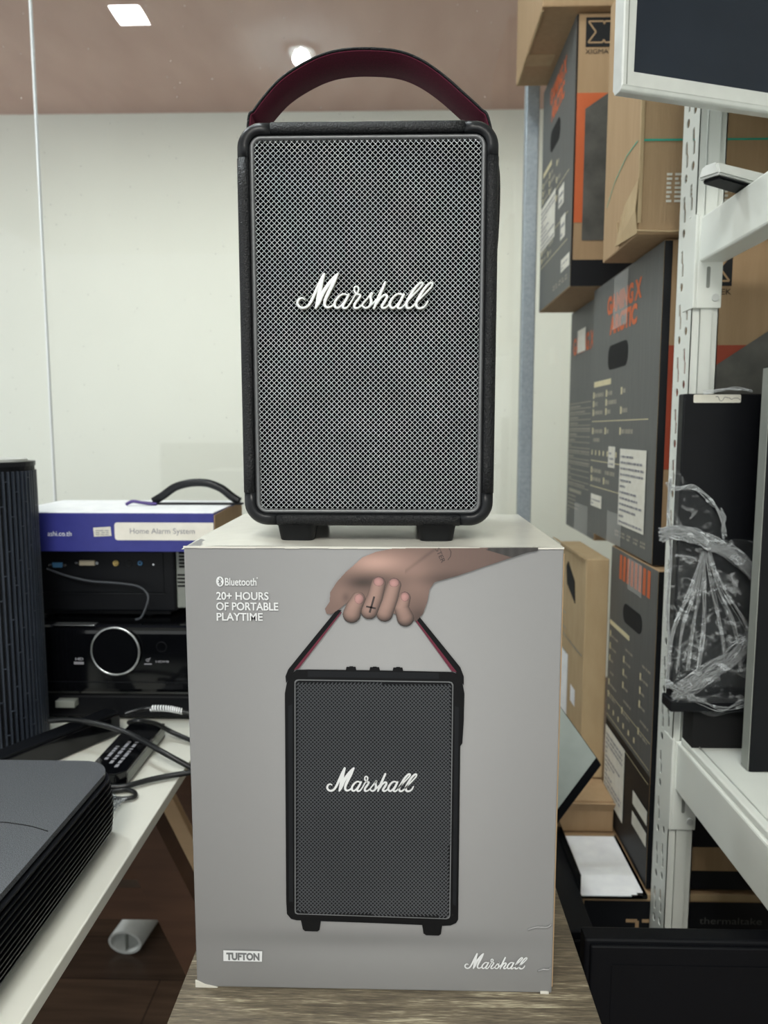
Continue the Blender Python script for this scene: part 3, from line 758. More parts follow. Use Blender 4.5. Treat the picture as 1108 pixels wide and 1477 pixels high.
for i in range(3): cyl(b, (-.07+.035*i, SY+.10, SZ1+.003), (0, 0, 1), .0075, .008, 24)
# (control knobs sit low behind the front lip of the top)
links('control_knob', b, M['trim'], sp)

# ------------------------------------------------------------------ white desk on the left
ZD = .75
t = thing('desk', 'white topped desk with slanted brown wooden legs, crowded with projectors', 'desk', (-.75, .95, 0))
link('desktop', bx(-1.35, -.322, .15, 1.62, ZD-.016, ZD, bev=.0015), M['white_top'], t)
def plank(bm, p0, p1, wd, y0, y1):
    p0, p1 = Vector((p0[0], 0, p0[1])), Vector((p1[0], 0, p1[1])); d = (p1-p0).normalized(); n = Vector((-d.z, 0, d.x))*wd/2
    prism(bm, [q + Vector((0, y0, 0)) for q in (p0-n, p1-n, p1+n, p0+n)], (0, y1-y0, 0)); return bm
def pxz(px, py, Y): p = AY(px, py, Y); return (p.x, p.z)
a0, a1 = pxz(178, 1165, 1.2), pxz(333, 1470, 1.2)
link('leg', plank(B(), a0, a1, .075, 1.2, 1.245), M['darkwood'], t)
a0, a1 = pxz(130, 1302, 1.25), pxz(240, 1302, 1.25)
link('rail', plank(B(), (a0[0]-.6, a0[1]), a1, .062, 1.246, 1.27), M['darkwood'], t)
link('leg', bx(-1.32, -1.26, .2, .26, 0, ZD-.016), M['darkwood'], t)
link('leg', bx(-1.32, -1.26, 1.5, 1.56, 0, ZD-.016), M['darkwood'], t)
a0, a1 = pxz(196, 1100, 1.72), pxz(327, 1360, 1.72)
t = thing('wooden_board', 'pale tan board slanting behind the dark leg under the white desk', 'board', (a1[0], 1.74, 0))
d_ = Vector((a0[0]-a1[0], 0, a0[1]-a1[1])).normalized(); base = (a1[0]-d_.x*a1[1]/d_.z, .0)
link('board', plank(B(), a0, base, .085, 1.72, 1.745), M['tanwood'], t)
link('edge_strip', plank(B(), a0, base, .080, 1.746, 1.750), M['darkwood'], t)
t = thing('metal_foot', 'open ended pale metal tube foot lying on the dark floor under the desk', 'furniture foot', tuple(AZ(180, 1362, 0.02)))
p0, p1 = AZ(180, 1360, .03), AZ(222, 1300, .03); d = (p1-p0); p1 = p0+d*1.6
b = B(); dd = d.normalized(); nn = Vector((-dd.y, dd.x, 0)); o_, i_ = [], []
for k, (r1, r2) in enumerate(((.042, .029), (.036, .024))):
    for q, e in ((p0, o_), (p1, i_)): e.append([b.verts.new(q + nn*r1*math.cos(2*math.pi*j/24) + Vector((0, 0, r2*math.sin(2*math.pi*j/24)))) for j in range(24)])
for j in range(24):
    j2 = (j+1) % 24
    b.faces.new((o_[0][j], o_[0][j2], i_[0][j2], i_[0][j])).smooth = True; b.faces.new((o_[1][j], i_[1][j], i_[1][j2], o_[1][j2])).smooth = True; b.faces.new((o_[0][j], o_[1][j], o_[1][j2], o_[0][j2]))
link('tube', b, M['silver'], t)
link('inner_web', bx(p0.x-.001, p0.x+.001, p0.y+.004, p0.y+.02, .006, .054), M['beige_grey'], t)

# near projector: louvred side, speckled lid
PX1, PY1, PZ0, PZ1 = -.352, .868, .766, .838
t = thing('projector', 'big charcoal projector with speckled lid and louvred side, nearest on the desk', 'projector', (-.55, .62, ZD))
def rbody(x0, x1, y0, y1, z0, z1, r, g=0):
    bm = B(); prism(bm, [Vector((x, y, z0)) for x, y in rrect(x0-g, x1+g, y0-g, y1+g, r, 10)], (0, 0, z1-z0)); return bm
link('body', rbody(-.78, PX1-.006, .30, PY1-.006, PZ0, PZ1-.004, .034), M['black_matt'], t)
b = rbody(-.786, PX1-.004, .296, PY1, PZ1-.004, PZ1+.002, .040)
link('lid', b, M['black_speck'], t)
for i in range(11):
    z = PZ0+.0015+i*.0062
    link('louvre', rbody(-.785, PX1+.001+.004*math.sin(math.pi*(i+1)/11), .296, PY1+.0005, z, z+.0018, .042), M['plastic'], t)
b = B()
for yy in (.42, .53, .62, .70, .78):
    box(b, PX1-.007, PX1-.001, yy, yy+.002, PZ0+.002, PZ1-.008)
links('louvre_rib', b, M['plastic'], t)
sm = [AZ(a, c, PZ1+.0021) for a, c in ((-60, 1186), (0, 1186), (20, 1188), (45, 1192), (69, 1199))]
link('lid_seam', tube(B(), [tuple(p) for p in sm], .0006, 6, 5), M['hole'], t)
p = AZ(-30, 1174, PZ1+.002)
for x, y in ((PX1-.035, .79), (PX1-.035, .36), (-.74, .79), (-.74, .36)): link('foot', cyl(B(), (x, y, (ZD+PZ0)/2+.001), (0, 0, 1), .012, PZ0-ZD+.002), M['rubber'], t)

# ribbed tower
t = thing('computer_tower', 'tall black tower with fine vertical ribs at the left edge', 'computer', (-.75, 1.17, ZD))
TX1, TY0, TZ1 = -.575, 1.055, 1.196
link('body', rbody(-.90, TX1-.003, TY0+.003, TY0+.138, ZD, TZ1, .065), M['black_matt'], t)
link('cap', rbody(-.90, TX1, TY0, TY0+.138, TZ1-.001, TZ1+.006, .068), M['plastic'], t)
link('top_rim', rbody(-.89, TX1-.012, TY0+.02, TY0+.125, TZ1+.006, TZ1+.010, .052), M['silver'], t)
b = B(); out = rrect(-.90, TX1, TY0, TY0+.138, .068, 24)
path_ = [(x, y) for x, y in out]
tot = []
L_ = []
for i in range(len(path_)):
    a, c = Vector(path_[i]), Vector(path_[(i+1) % len(path_)]); L_.append((a, c, (c-a).length))
s_ = 0; pos = []; want = 0; 
for a, c, l in L_:
    while want <= s_+l and l > 0:
        q = a+(c-a)*((want-s_)/l)
        if (q.y < TY0+.02 or q.x > TX1-.066) and q.x > -.80: pos.append((q, (c-a).normalized()))
        want += .0078
    s_ += l
for q, d in pos:
    n = Vector((d.y, -d.x)); 
    pr = [q-d*.0017-n*.003, q+d*.0017-n*.003, q+d*.0014+n*.0008, q-d*.0014+n*.0008]
    prism(b, [Vector((v.x, v.y, ZD+.004)) for v in pr], (0, 0, TZ1-ZD-.012))
tag(link('rib', b, M['rib'], t), kind='stuff')
b = B(); rn = random.Random(5)
for i, (q, d) in enumerate(pos):
    for k in range(4):
        z = ZD+.03+((i*37) % 90)/1000+k*.105; n = Vector((d.y, -d.x)); e = q+d*.0039
        prism(b, [Vector((v.x, v.y, z)) for v in (e-d*.0030-n*.003, e+d*.0030-n*.003, e+d*.0030+n*.0002, e-d*.0030+n*.0002)], (0, 0, .0016))
tag(link('rib_bridge', b, M['rib'], t), kind='stuff')

# stack behind: lens projector, port projector, blue carton
LY = 1.2
t = thing('projector', 'glossy black projector with a silver ringed round lens, bottom of the stack', 'projector', (-.48, 1.3, ZD))
b = B(); box(b, -.66, -.338, LY, 1.46, ZD+.048, .922, bev=.014, seg=4); link('body', b, M['black_gloss'], t, smooth=False)
link('base', bx(-.65, -.35, LY+.012, 1.45, ZD+.004, ZD+.05, bev=.008), M['black_matt'], t)
link('front_seam', bx(-.65, -.345, LY-.0006, LY+.004, .835-.012, .835-.0105), M['plastic'], t)
link('highlight_strip', bx(-.592, -.52, LY+.002, LY+.02, .9205, .9225, bev=.0008), M['chrome'], t)  # bright chrome strip standing in for a highlight on the top edge
lc = AY(168, 938, LY-.002)
lens = link('lens', cyl(cyl(B(), (lc.x, LY-.001, lc.z), (0, 1, 0), .0395, .014, 48), (lc.x, LY-.0085, lc.z), (0, 1, 0), .036, .003, 48, r2=.030), M['cloth'], t)
link('lens_ring', ringm(B(), (lc.x, LY-.007, lc.z), (0, 1, 0), .0405, .0022, 64), M['chrome'], lens)
LF = Face((0, LY, 0), (1, 0, 0), (0, 0, 1))
def lfp(px, py): p = AY(px, py, LY); return p.x, p.z
b = B(); u, v = lfp(225, 955.5); text(b, LF, 'HDMI', u, v, .0036, .022, .0008, .02)
u, v = lfp(109, 952); text(b, LF, 'HD', u, v, .0045, .014, .0008, .04)
u, v = lfp(107, 958); rect(b, LF, u, u+.017, v, v+.0045, .0008)
u, v = lfp(209, 956); pline(b, LF, [(u+.002, v+.006), (u+.005, v+.002), (u+.010, v+.009)], .0013, .0008); pline(b, LF, [(u+.008, v+.007), (u+.004, v+.007), (u+.003, v+.003), (u+.008, v+.003)], .0012, .0008); rect(b, LF, u-.001, u+.012, v-.003, v-.001, .0008)
link('printed_marks', b, M['grey_ink'], t)
u, v = lfp(233, 933); link('ir_window', ringm(B(), (u, LY-.0002, v), (0, 1, 0), .0085, .0006, 32, 6), M['black_matt'], t)
a, c = AY(81, 1010, LY), AY(109, 1020, LY); link('latch', bx(a.x, c.x, LY-.004, LY+.015, c.z, a.z, bev=.001), M['beige_grey'], t)
for x in (-.58, -.37): link('foot', cyl(B(), (x, LY+.04, ZD+.003), (0, 0, 1), .012, .006), M['rubber'], t)

UY = 1.25
t = thing('projector', 'matt black projector showing its row of sockets, between lens projector and blue carton', 'projector', (-.5, 1.35, .922))
link('body', bx(-.66, -.394, UY, 1.50, .934, 1.046, bev=.004), M['black_matt'], t)
link('rear_panel', bx(-.655, -.414, UY-.0015, UY+.01, .968, 1.040, bev=.001), M['black_matt'], t)
link('ledge', bx(-.655, -.412, UY-.0030, UY+.002, .9655, .9680), M['plastic'], t)
link('base', bx(-.655, -.41, UY+.015, 1.48, .926, .936), M['black_matt'], t)
for x in (-.63, -.45):
    for y in (UY+.03, 1.45): link('foot', cyl(B(), (x, y, .9245), (0, 0, 1), .01, .006), M['rubber'], t)
b = B()                                                   # slotted pale side grille
box(b, -.3935, -.372, UY+.004, 1.48, .940, 1.044, bev=.002)
sg_ = link('side_grille', b, M['beige_grey'], t)
b = B()
for i in range(5): box(b, -.3925+.0045, -.3745, UY+.0030, UY+.006, 1.012+i*.006, 1.0155+i*.006)
for i in range(4): box(b, -.3915, -.3745, UY+.0030, UY+.006, .978+i*.0065, .981+i*.0065)
links('vent_slot', b, M['hole'], sg_)
def port(px, py): p = AY(px, py, UY); return p.x, p.z
x, z = port(84, 814.5); o1 = link('vga_port', prism(B(), [Vector((x+a, UY-.004, z+c)) for a, c in ((-.0095, .0045), (.0095, .0045), (.0080, -.0045), (-.0080, -.0045))], (0, .004, 0), bev=.001), M['port_blue'], t)
links('screw', cyl(cyl(B(), (x-.013, UY-.003, z), (0, 1, 0), .0026, .004, 12), (x+.0135, UY-.003, z), (0, 1, 0), .0026, .004, 12), M['chrome'], o1)
x, z = port(126.5, 811.5); o1 = link('dvi_port', bx(x-.0135, x+.0135, UY-.004, UY, z-.0045, z+.0045, bev=.001), M['port_ivory'], t)
links('screw', cyl(cyl(B(), (x-.018, UY-.003, z), (0, 1, 0), .0028, .004, 12), (x+.018, UY-.003, z), (0, 1, 0), .0028, .004, 12), M['chrome'], o1)
for px, m_, r in ((168, 'port_gold', .0052), (203, 'port_blue', .0042)):
    x, z = port(px, 812); o1 = link('round_port', ringm(B(), (x, UY-.003, z), (0, 1, 0), r-.0012, .0016, 24, 6), M[m_], t); link('port_core', cyl(B(), (x, UY-.002, z), (0, 1, 0), .0018, .004, 12), M[m_ if px < 200 else 'hole'], o1)
x, z = port(187, 812.5); link('round_port', ringm(B(), (x, UY-.0012, z), (0, 1, 0), .0048, .0012, 24, 6), M['plastic'], t)
x, z = port(222, 814); links('screw', cyl(B(), (x, UY-.002, z), (0, 1, 0), .0016, .002, 12), M['chrome'], t)

BYY = 1.2
p0 = AY(68, 796, BYY); p1 = AY(308.5, 737, BYY); bz0, bz1 = 1.0485, 1.1135
t = thing('alarm_system_carton', 'royal blue carton with ivory Home Alarm System panel on top of the projector stack', 'box', (-.5, 1.3, bz0))
link('carton', bx(-.66, -.3115, BYY, 1.41, bz0, bz1, bev=.001), M['blue_card'], t)
link('top_panel', bx(-.6605, -.312, BYY+.0003, 1.41, bz1-.0004, bz1+.0012, bev=.0004), M['paper'], t)
link('end_flap', prism(B(), [Vector((-.3113, y, z)) for y, z in ((BYY+.0015, bz0+.001), (1.408, bz0+.001), (1.408, bz1-.004), (1.30, bz1-.001), (BYY+.0015, bz1-.004))], (.0015, 0, 0)), M['cardboard'], t)
AF = Face((0, BYY, 0), (1, 0, 0), (0, 0, 1))
def afp(px, py): p = AY(px, py, BYY); return p.x, p.z
u0, v0 = afp(166, 779); u1, v1 = afp(320, 754); b = B()
poly(b, AF, [(-.3118, v0), (-.3118, v1)] + [(a, c) for a, c in rrect(u0, -.3118, v0, v1, .005, 6)[7:21]], .0006)
pn = link('ivory_panel', b, M['ivory_card'], t)
b = B(); u, v = afp(188, 769.5); u2, v2 = afp(281, 760); text(b, AF, 'Home Alarm System', u, v, .0095, u2-u, .0012); link('panel_lettering', b, M['grey_ink'], pn)
b = B(); u2, v2 = afp(103.5, 773); text(b, AF, 'ashi.co.th', u2-.040, v2, .0085, .040, .0010, 0); link('printed_text', b, M['paper'], t)
u0, v0 = afp(136, 774); u1, v1 = afp(160.5, 759.5); b = B(); poly(b, AF, [(u0, v0), (u1, v0+.0015), (u1-.001, v1), (u0-.001, v1-.002)], .0008); s1 = link('sticker', b, M['label'], t)
b = B(); bars(b, AF, u0+.003, u1-.004, v0+.003, v1-.004, 3, 4, .4, .0012); link('sticker_print', b, M['grey_ink'], s1)

t = thing('carrying_handle', 'black arched carrying handle standing on the blue carton', 'handle', (-.40, 1.36, bz1+.0012))
hp = [AY(a, c, 1.33) for a, c in ((222, 731), (235, 715), (252, 703), (270, 697.5), (286, 696), (302, 697.5), (320, 705), (334, 716), (346, 731))]
z0 = bz1+.0012
hp = [Vector((p.x, 1.33, max(p.z, z0+.006))) for p in hp]
b = B(); pp = catmull([tuple(p) for p in hp], 5)
tube(b, pp, .0075, 10, 0); link('grip', b, M['plastic'], t)
link('base_bar', bx(hp[0].x-.006, hp[-1].x+.006, 1.322, 1.338, z0, z0+.0035, bev=.001), M['rubber'], t)
t = thing('cable', 'short purple cable coil on the blue carton, left of the black handle', 'cable', (-.52, 1.3, z0))
a = AY(182, 727, 1.3); c = AY(222, 729, 1.3)
link('coil', tube(B(), [(a.x, 1.30, z0+.003), (a.x+.012, 1.30, z0+.0085), (a.x+.026, 1.305, z0+.006), (c.x, 1.31, z0+.003), (c.x-.02, 1.32, z0+.003)], .003, 8, 6), M['purple'], t)

# low black slab, flat adapter, cables on the desk
q0, q1 = AZ(20, 1087, .79), AZ(173, 1026, .79)
dv = Vector((q1.x-q0.x, q1.y-q0.y, 0)).normalized(); ang = math.atan2(dv.y, dv.x)
Ls = (Vector((q1.x, q1.y, 0))-Vector((q0.x, q0.y, 0))).length
t = thing('media_player', 'slim glossy black player lying askew between ribbed tower and lens projector', 'media player', (q0.x, q0.y, ZD), ang)
Lx = min(Ls, 1)
b = B(); box(b, -.06, Lx, 0, .034, .002, .036, bev=.002); link('body', b, M['black_gloss'], t, local=True)
link('lid', bx(-.058, Lx-.002, .002, .032, .036, .040, bev=.001), M['black_matt'], t, local=True)
link('foot', bx(-.04, Lx-.02, .006, .028, 0, .003), M['rubber'], t, local=True)
a = [AZ(150, 1117, .775), AZ(178, 1117, .775), AZ(239, 1043, .775), AZ(205, 1043, .775)]
t = thing('power_adapter', 'flat black adapter with rows of grey print beside the white desk edge', 'adapter', (a[0].x, a[0].y, ZD))
b = B(); X0, X1 = a[0].x-.03, a[1].x; Y0, Y1 = a[1].y, a[2].y
prism(b, [Vector((X0, Y0, .7515)), Vector((X1-.012, Y0, .7515)), Vector((X1, Y0+.012, .7515)), Vector((X1+.0, Y1, .7515)), Vector((X0, Y1, .7515))], (0, 0, .0235), bev=.0015)
link('body', b, M['black_gloss'], t)
link('side_band', bx(X1-.0005, X1+.0008, Y0+.016, Y1-.004, .757, .769), M['beige_grey'], t)
TF = Face((X0+.02, Y0+.02, .775), (0, 1, 0), (-1, 0, 0))
b = B(); 
for k, uu in enumerate((-.012, -.022, -.035)): bars(b, Face((X1-.012+.0*k, Y0+.02, .775), (0, 1, 0), (-1, 0, 0)), .0+.012*k, .11-.02*k, .004+.012*k, .0105+.012*k, 1, 11+k, .8, .0008)
link('printed_text', b, M['grey_ink'], t)
def cable(label, pts, r=.0035, name='power_cable', z=None):
    P = [tuple(AZ(a, c, zz)) for a, c, zz in pts]
    o = link(name, tube(B(), P, r, 10, 8), M['cable']); tag(o, label, 'cable'); return o
cable('thick black cable arching from the ribbed tower across the adapter', [(70, 1040, .80), (100, 1038, .803), (130, 1042, .802), (160, 1049, .797), (195, 1062, .788), (235, 1085, .782), (285, 1112, .756)], .0042)
cable('black cable running from the player end towards the carton, above the thick one', [(186, 1042, .79), (200, 1040, .80), (225, 1044, .785), (250, 1057, .765), (290, 1074, .756)], .0038)
cable('black cable crossing the white desktop nearest its front edge', [(148, 1136, .757), (180, 1134, .757), (215, 1125, .757), (245, 1119, .757), (290, 1112, .757)], .0040)
cable('small black cable loop beside the charcoal projector', [(150, 1150, .755), (175, 1152, .755), (194, 1149, .755), (193, 1142, .755), (178, 1139, .755), (155, 1143, .755)], .0030)
cable('thin grey cable hanging from the blue socket across the port projector', [(73, 823, .999), (95, 830, .9935), (130, 838, .985), (170, 842, .981), (200, 846, .977), (215, 856, .966), (213, 872, .949), (203, 893, .927), (198, 897, .926)], .0020) if False else None
gp = [AY(a, c, yy) for a, c, yy in ((68, 820, 1.243), (95, 830, 1.236), (130, 838, 1.234), (170, 841, 1.233), (200, 846, 1.232), (213, 858, 1.226), (212, 872, 1.222), (204, 890, 1.222), (196, 899, 1.226))]
gp[-1].z = .926; gp[-2].z = max(gp[-2].z, .928)
tag(link('signal_cable', tube(B(), [tuple(p) for p in gp], .0019, 8, 8), M['cable_grey']), 'thin grey cable hanging in front of the matt black projector sockets', 'cable')
P = [tuple(AZ(a, c, zz)) for a, c, zz in ((180, 1030, .800), (196, 1025, .803), (214, 1022, .803), (240, 1022, .803), (262, 1026, .798), (290, 1032, .79))]
t = thing('wrapped_cable', 'black cable with a white spiral wrap beside the lens projector base', 'cable', P[0])
link('sheath', tube(B(), P, .0032, 10, 8), M['cable'], t)
cc = catmull(P, 12); cc = [Vector(p) for p in cc][26:50]; b = B(); sp_ = []
for i in range(len(cc)*6):
    f = i/6; k = int(f); 
    if k+1 >= len(cc): break
    p = cc[k].lerp(cc[k+1], f-k); d = (cc[k+1]-cc[k]).normalized(); a_ = d.cross(Vector((0, 0, 1))).normalized(); b2 = d.cross(a_); an = i*.62
    sp_.append(tuple(p + (a_*math.cos(an)+b2*math.sin(an))*.0042))
tube(b, sp_, .0013, 6, 0); link('spiral_wrap', b, M['paper'], t)
t = thing('clear_bag', 'crumpled clear plastic bag scrap beside the charcoal projector', 'plastic bag', tuple(AZ(165, 1170, ZD)))
b = B(); c0 = AZ(166, 1166, ZD+.003)
for i in range(7):
    rn = random.Random(i); tube(b, [(c0.x+rn.uniform(-.02, .012), c0.y+rn.uniform(-.03, .03), ZD+rn.uniform(.002, .010)) for _ in range(5)], .0012, 6, 6)
link('film', b, M['film_dense'], t)

# ------------------------------------------------------------------ cartons on the right
def carton(name, label, x0, x1, y0, y1, z0, z1, m='cardboard', rz=0, group=None):
    t = thing(name, label, 'box', ((x0+x1)/2, (y0+y1)/2, z0), 0, group)
    link('carton', bx(x0, x1, y0, y1, z0, z1, bev=.002), M[m], t)
    fl = Face((x0, y1, z0), (0, -1, 0), (0, 0, 1))   # left side seen from the camera: u from far to near
    ff = Face((x0, y0, z0), (1, 0, 0), (0, 0, 1))
    return t, fl, ff, (x1-x0), (y1-y0), (z1-z0)
def xlogo(t, ff, u, v, s):
    """dark badge with an outlined X and the maker's name below"""
    b = B(); W = s*1.3; rect(b, ff, u, u+W, v, v+s, .0012); text(b, ff, 'XIGMATEK', u, v-s*.24, s*.17, W, .0012, 0); lg = link('printed_logo', b, M['black_print'], t)
    q = lambda a, c: (u+a*s, v+c*s); b = B()
    for mir in (0, 1):
        f = (lambda a: a) if not mir else (lambda a: 1.3-a)
        pline(b, ff, [q(f(a), c) for a, c in ((.62, .86), (.08, .86), (.36, .5), (.08, .14), (.60, .14), (.65, .24))], s*.055, .0018)
        pline(b, ff, [q(f(a), c) for a, c in ((.62, .86), (.65, .76))], s*.055, .0018)
    link('logo_outline', b, M['cardboard'], lg)
def caseart(t, fl, ff, W, D, Hh, orange, zs, poly_from, side='grey_print', hole=True, labels=(), flip=False, text_on=True, edge=.012):
    """side: dark print with orange title, spec ticks; front: tan / orange / tan / black bands with a case picture"""
    b = B(); rect(b, fl, .0015, D, .0015, Hh-.0015, .0006); sd = link('side_print', b, M[side], t)
    f1, f2, f3 = zs
    b = B(); rect(b, ff, 0, edge, 0, Hh-.002, .0007); rect(b, ff, 0, W-.002, 0, Hh*(1-f3), .0008); link('black_band', b, M['black_print'], t)
    b = B(); rect(b, ff, edge, W-.002, Hh*(1-f2), Hh*(1-f1), .0009); ob = link('orange_band', b, M[orange], t)
    b = B(); poly(b, ff, [(poly_from, Hh*(1-f2)-.035), (W-.02, Hh*(1-f2)-.035), (W-.02, Hh*(1-f1)+.05), (poly_from+.09, Hh*(1-f1)+.03), (poly_from, Hh*(1-f1)-.03)], .0012); link('case_picture', b, M['picture'], t)
    yv = lambda k: Hh*k; T = M[orange]
    if text_on:
        b = B(); text(b, fl, 'GAMING X', D*.26, Hh*.868, Hh*.064, D*.50, .0012, .05); text(b, fl, 'ARCTIC', D*.31, Hh*.790, Hh*.064, D*.40, .0012, .05); link('printed_title', b, M['orange_print'], sd)
    if hole:
        b = B(); prism(b, [fl.P(u, v, -.0015) for u, v in rrect(D*.30, D*.60, Hh*.655, Hh*.745, .018, 6)], fl.N*.003); link('hand_hole', b, M['hole'], t)
    b = B(); rn = random.Random(int(D*1000))
    rect(b, fl, D*.06, D*.36, Hh*.60, Hh*.622, .0012)
    for i, v in enumerate((.555, .52, .485, .41, .25, .215)):
        for j, u in enumerate((.05, .28, .52)):
            if (i, j) in ((1, 2), (4, 1), (4, 2), (5, 2)): continue
            rect(b, fl, D*u, D*u+.009, Hh*v, Hh*v+.013, .0012)
    for k in range(7): rect(b, fl, D*(.05+.07*k), D*(.05+.07*k)+.008, Hh*.325, Hh*.345, .0012)
    for v in (.46, .30, .195): rect(b, fl, D*.04, D*.90, Hh*v, Hh*v+.0016, .0012)
    link('printed_ticks', b, M['ivory_ink'], sd)
    b = B()
    for i, v in enumerate((.555, .52, .485, .41, .375, .25, .215)):
        for j, u in enumerate((.05, .28, .52)):
            if (i, j) in ((1, 2), (4, 1), (4, 2), (5, 2), (6, 2)): continue
            bars(b, fl, D*u+.012, D*(u+.19), Hh*v+.002, Hh*v+.013, 1, i*7+j, .7, .0012)
    for i in range(5): bars(b, fl, D*(.5+.09*i), D*(.56+.09*i), Hh*.04, Hh*.065, 2, i, .6, .0012)
    tag(link('printed_specs', b, M['dim_ink'], sd), kind='stuff')
    for k, (u0, u1, v0, v1, inkd) in enumerate(labels):
        b = B(); rect(b, fl, D*u0, D*u1, Hh*v0, Hh*v1, .0018); lb = link('paper_label', b, M['label'], t)
        b = B(); bars(b, fl, D*(u0+.02), D*(u1-.02), Hh*(v0+.01), Hh*(v1-.01), inkd, k, .35, .0026); link('label_print', b, M['grey_ink'], lb)
    return sd
# B: gaming carton in the middle
t, fl, ff, W, D, Hh = carton('computer_case_carton', 'dark grey GAMING X ARCTIC carton with punched hand hole, beside the rack post', .397, .76, 1.16, 1.57, 1.037, 1.537)
caseart(t, fl, ff, W, D, Hh, 'red_print', (.315, .696, .894), .085, labels=((.545, .90, .085, .36, 12), (.36, .47, .285, .365, 3), (.07, .27, .115, .165, 2)))
b = B(); rect(b, fl, D*.37, D*.58, Hh*.80, Hh*.99, .0022); rect(b, fl, D*.38, D*.60, 0.002, Hh*.12, .0022); links('clear_tape', b, M['tape'], t)
xlogo(t, ff, *[(p.x-.397) if i == 0 else p for i, p in enumerate((AY(989, 413, 1.16), AY(989, 413, 1.16).z-1.037, .053))])
# C: behind B
t, fl, ff, W, D, Hh = carton('computer_case_carton', 'grey carton with close white spec lines, behind the GAMING X ARCTIC carton', .420, .78, 1.60, 1.875, 1.010, 1.537)
b = B(); rect(b, fl, .0015, D-.0015, .0015, Hh-.0015, .0006); sd = link('side_print', b, M['grey_print'], t)
b = B(); text(b, fl, 'GAMING X', D*.12, Hh*.80, Hh*.075, D*.70, .0012, .03); link('printed_title', b, M['orange_print'], sd)
b = B(); rect(b, fl, D*.28, D*.56, Hh*.80, Hh*.90, .002); link('paper_label', b, M['label'], t)
b = B()
for k in range(16): rect(b, fl, D*.03, D*.92, Hh*(.20+.025*k), Hh*(.20+.025*k)+.0018, .0012)
rect(b, fl, D*.1, D*.55, Hh*.17, Hh*.185, .0012)
link('printed_rules', b, M['dim_ink'], sd)
b = B()
for k in range(15): bars(b, fl, D*.05, D*.85, Hh*(.208+.025*k), Hh*(.220+.025*k), 1, k, .6, .0012)
for k in range(6): bars(b, fl, D*.05, D*.5, Hh*(.06+.018*k), Hh*(.07+.018*k), 1, k+30, .6, .0012)
tag(link('printed_specs', b, M['dim_ink'], sd), kind='stuff')
b = B(); rect(b, fl, D*.35, D*.80, .002, Hh*.13, .0022); links('clear_tape', b, M['tape'], t)
# A: upper, lies on C
t, fl, ff, W, D, Hh = carton('computer_case_carton', 'tall dark carton with XIGMATEK badge and orange band, upper left of the stack', .340, .70, 1.54, 1.88, 1.540, 2.058)
caseart(t, fl, ff, W, D, Hh, 'orange_print', (.285, .76, .90), .020, edge=.003, labels=((.02, .52, .27, .47, 9), (.62, .78, .36, .44, 2), (.70, .84, .22, .31, 2), (.74, .98, .085, .135, 2)))
p = AY(844.5, 68, 1.54); xlogo(t, ff, p.x-.340, p.z-1.540, .054)
# F: top box overhanging to the left
t, fl, ff, W, D, Hh = carton('cardboard_box', 'plain brown cardboard box overhanging the tall dark carton at the very top', .268, .70, 1.52, 1.85, 2.060, 2.30)
b = bx(.2675, .330, 1.70, 1.75, 2.0585, 2.0597); link('packing_tape', b, M['cardboard_pale'], t)
link('bottom_seam', bx(.2690, .2730, 1.53, 1.84, 2.0575, 2.0597), M['cardboard_pale'], t)
# E: large brown box with teal strap
t, fl, ff, W, D, Hh = carton('cardboard_box', 'large brown cardboard box tied with a thin teal strap, behind the rack post', .350, .78, 1.143, 1.335, 1.540, 1.96, 'cardboard')
b = B(); z_ = AY(925, 203, 1.143).z-1.540
rect(b, ff, .0, W, z_-.0008, z_+.0022, .0010)
ptl = [AX(a, c, .350) for a, c in ((921, 203), (905, 225), (888, 262), (876, 300))]
tl = [((1.335-p.y), p.z-1.540) for p in ptl]; pline(b, fl, tl, .0018, .0010); link('packing_strap', b, M['teal'], t)
b = B(); u0 = AY(962, 250, 1.143).x-.350; v0 = AY(962, 292, 1.143).z-1.54; v1 = AY(962, 247, 1.143).z-1.54
for k in range(7):
    vv = v0+(v1-v0)*k/7; bars(b, ff, u0, u0+.008, vv, vv+.005, 1, k, .7, .001); bars(b, ff, u0+.012, u0+.055, vv, vv+.005, 1, k+9, .7, .001)
    bars(b, ff, u0+.075, u0+.15, vv-.012, vv-.007, 1, k+19, .7, .001)
link('printed_text', b, M['label'], t)
link('corner_edge', bx(.3485, .3545, 1.1415, 1.1465, 1.556, 1.958, bev=.001), M['cardboard_pale'], t)
b = B()                                                   # crushed lower corner and torn flap
prism(b, [Vector((.350, 1.142, 1.541)), Vector((.346, 1.142, 1.575)), Vector((.3495, 1.142, 1.62)), Vector((.3495, 1.21, 1.60)), Vector((.345, 1.24, 1.545)), ], (-.0015, -.001, 0))
rn = random.Random(8)
for k in range(5):
    y_ = 1.15+.02*k; tube(b, [(.3485, y_, 1.552-.002*k), (.346, y_+.006, 1.575), (.348, y_+.012, 1.60-.004*k)], .0012, 5, 4)
tube(b, [(.348, 1.141, 1.545), (.40, 1.140, 1.543), (.45, 1.1405, 1.546), (.5, 1.141, 1.543)], .0016, 6, 5)
link('torn_flap', b, M['cardboard_pale'], t)
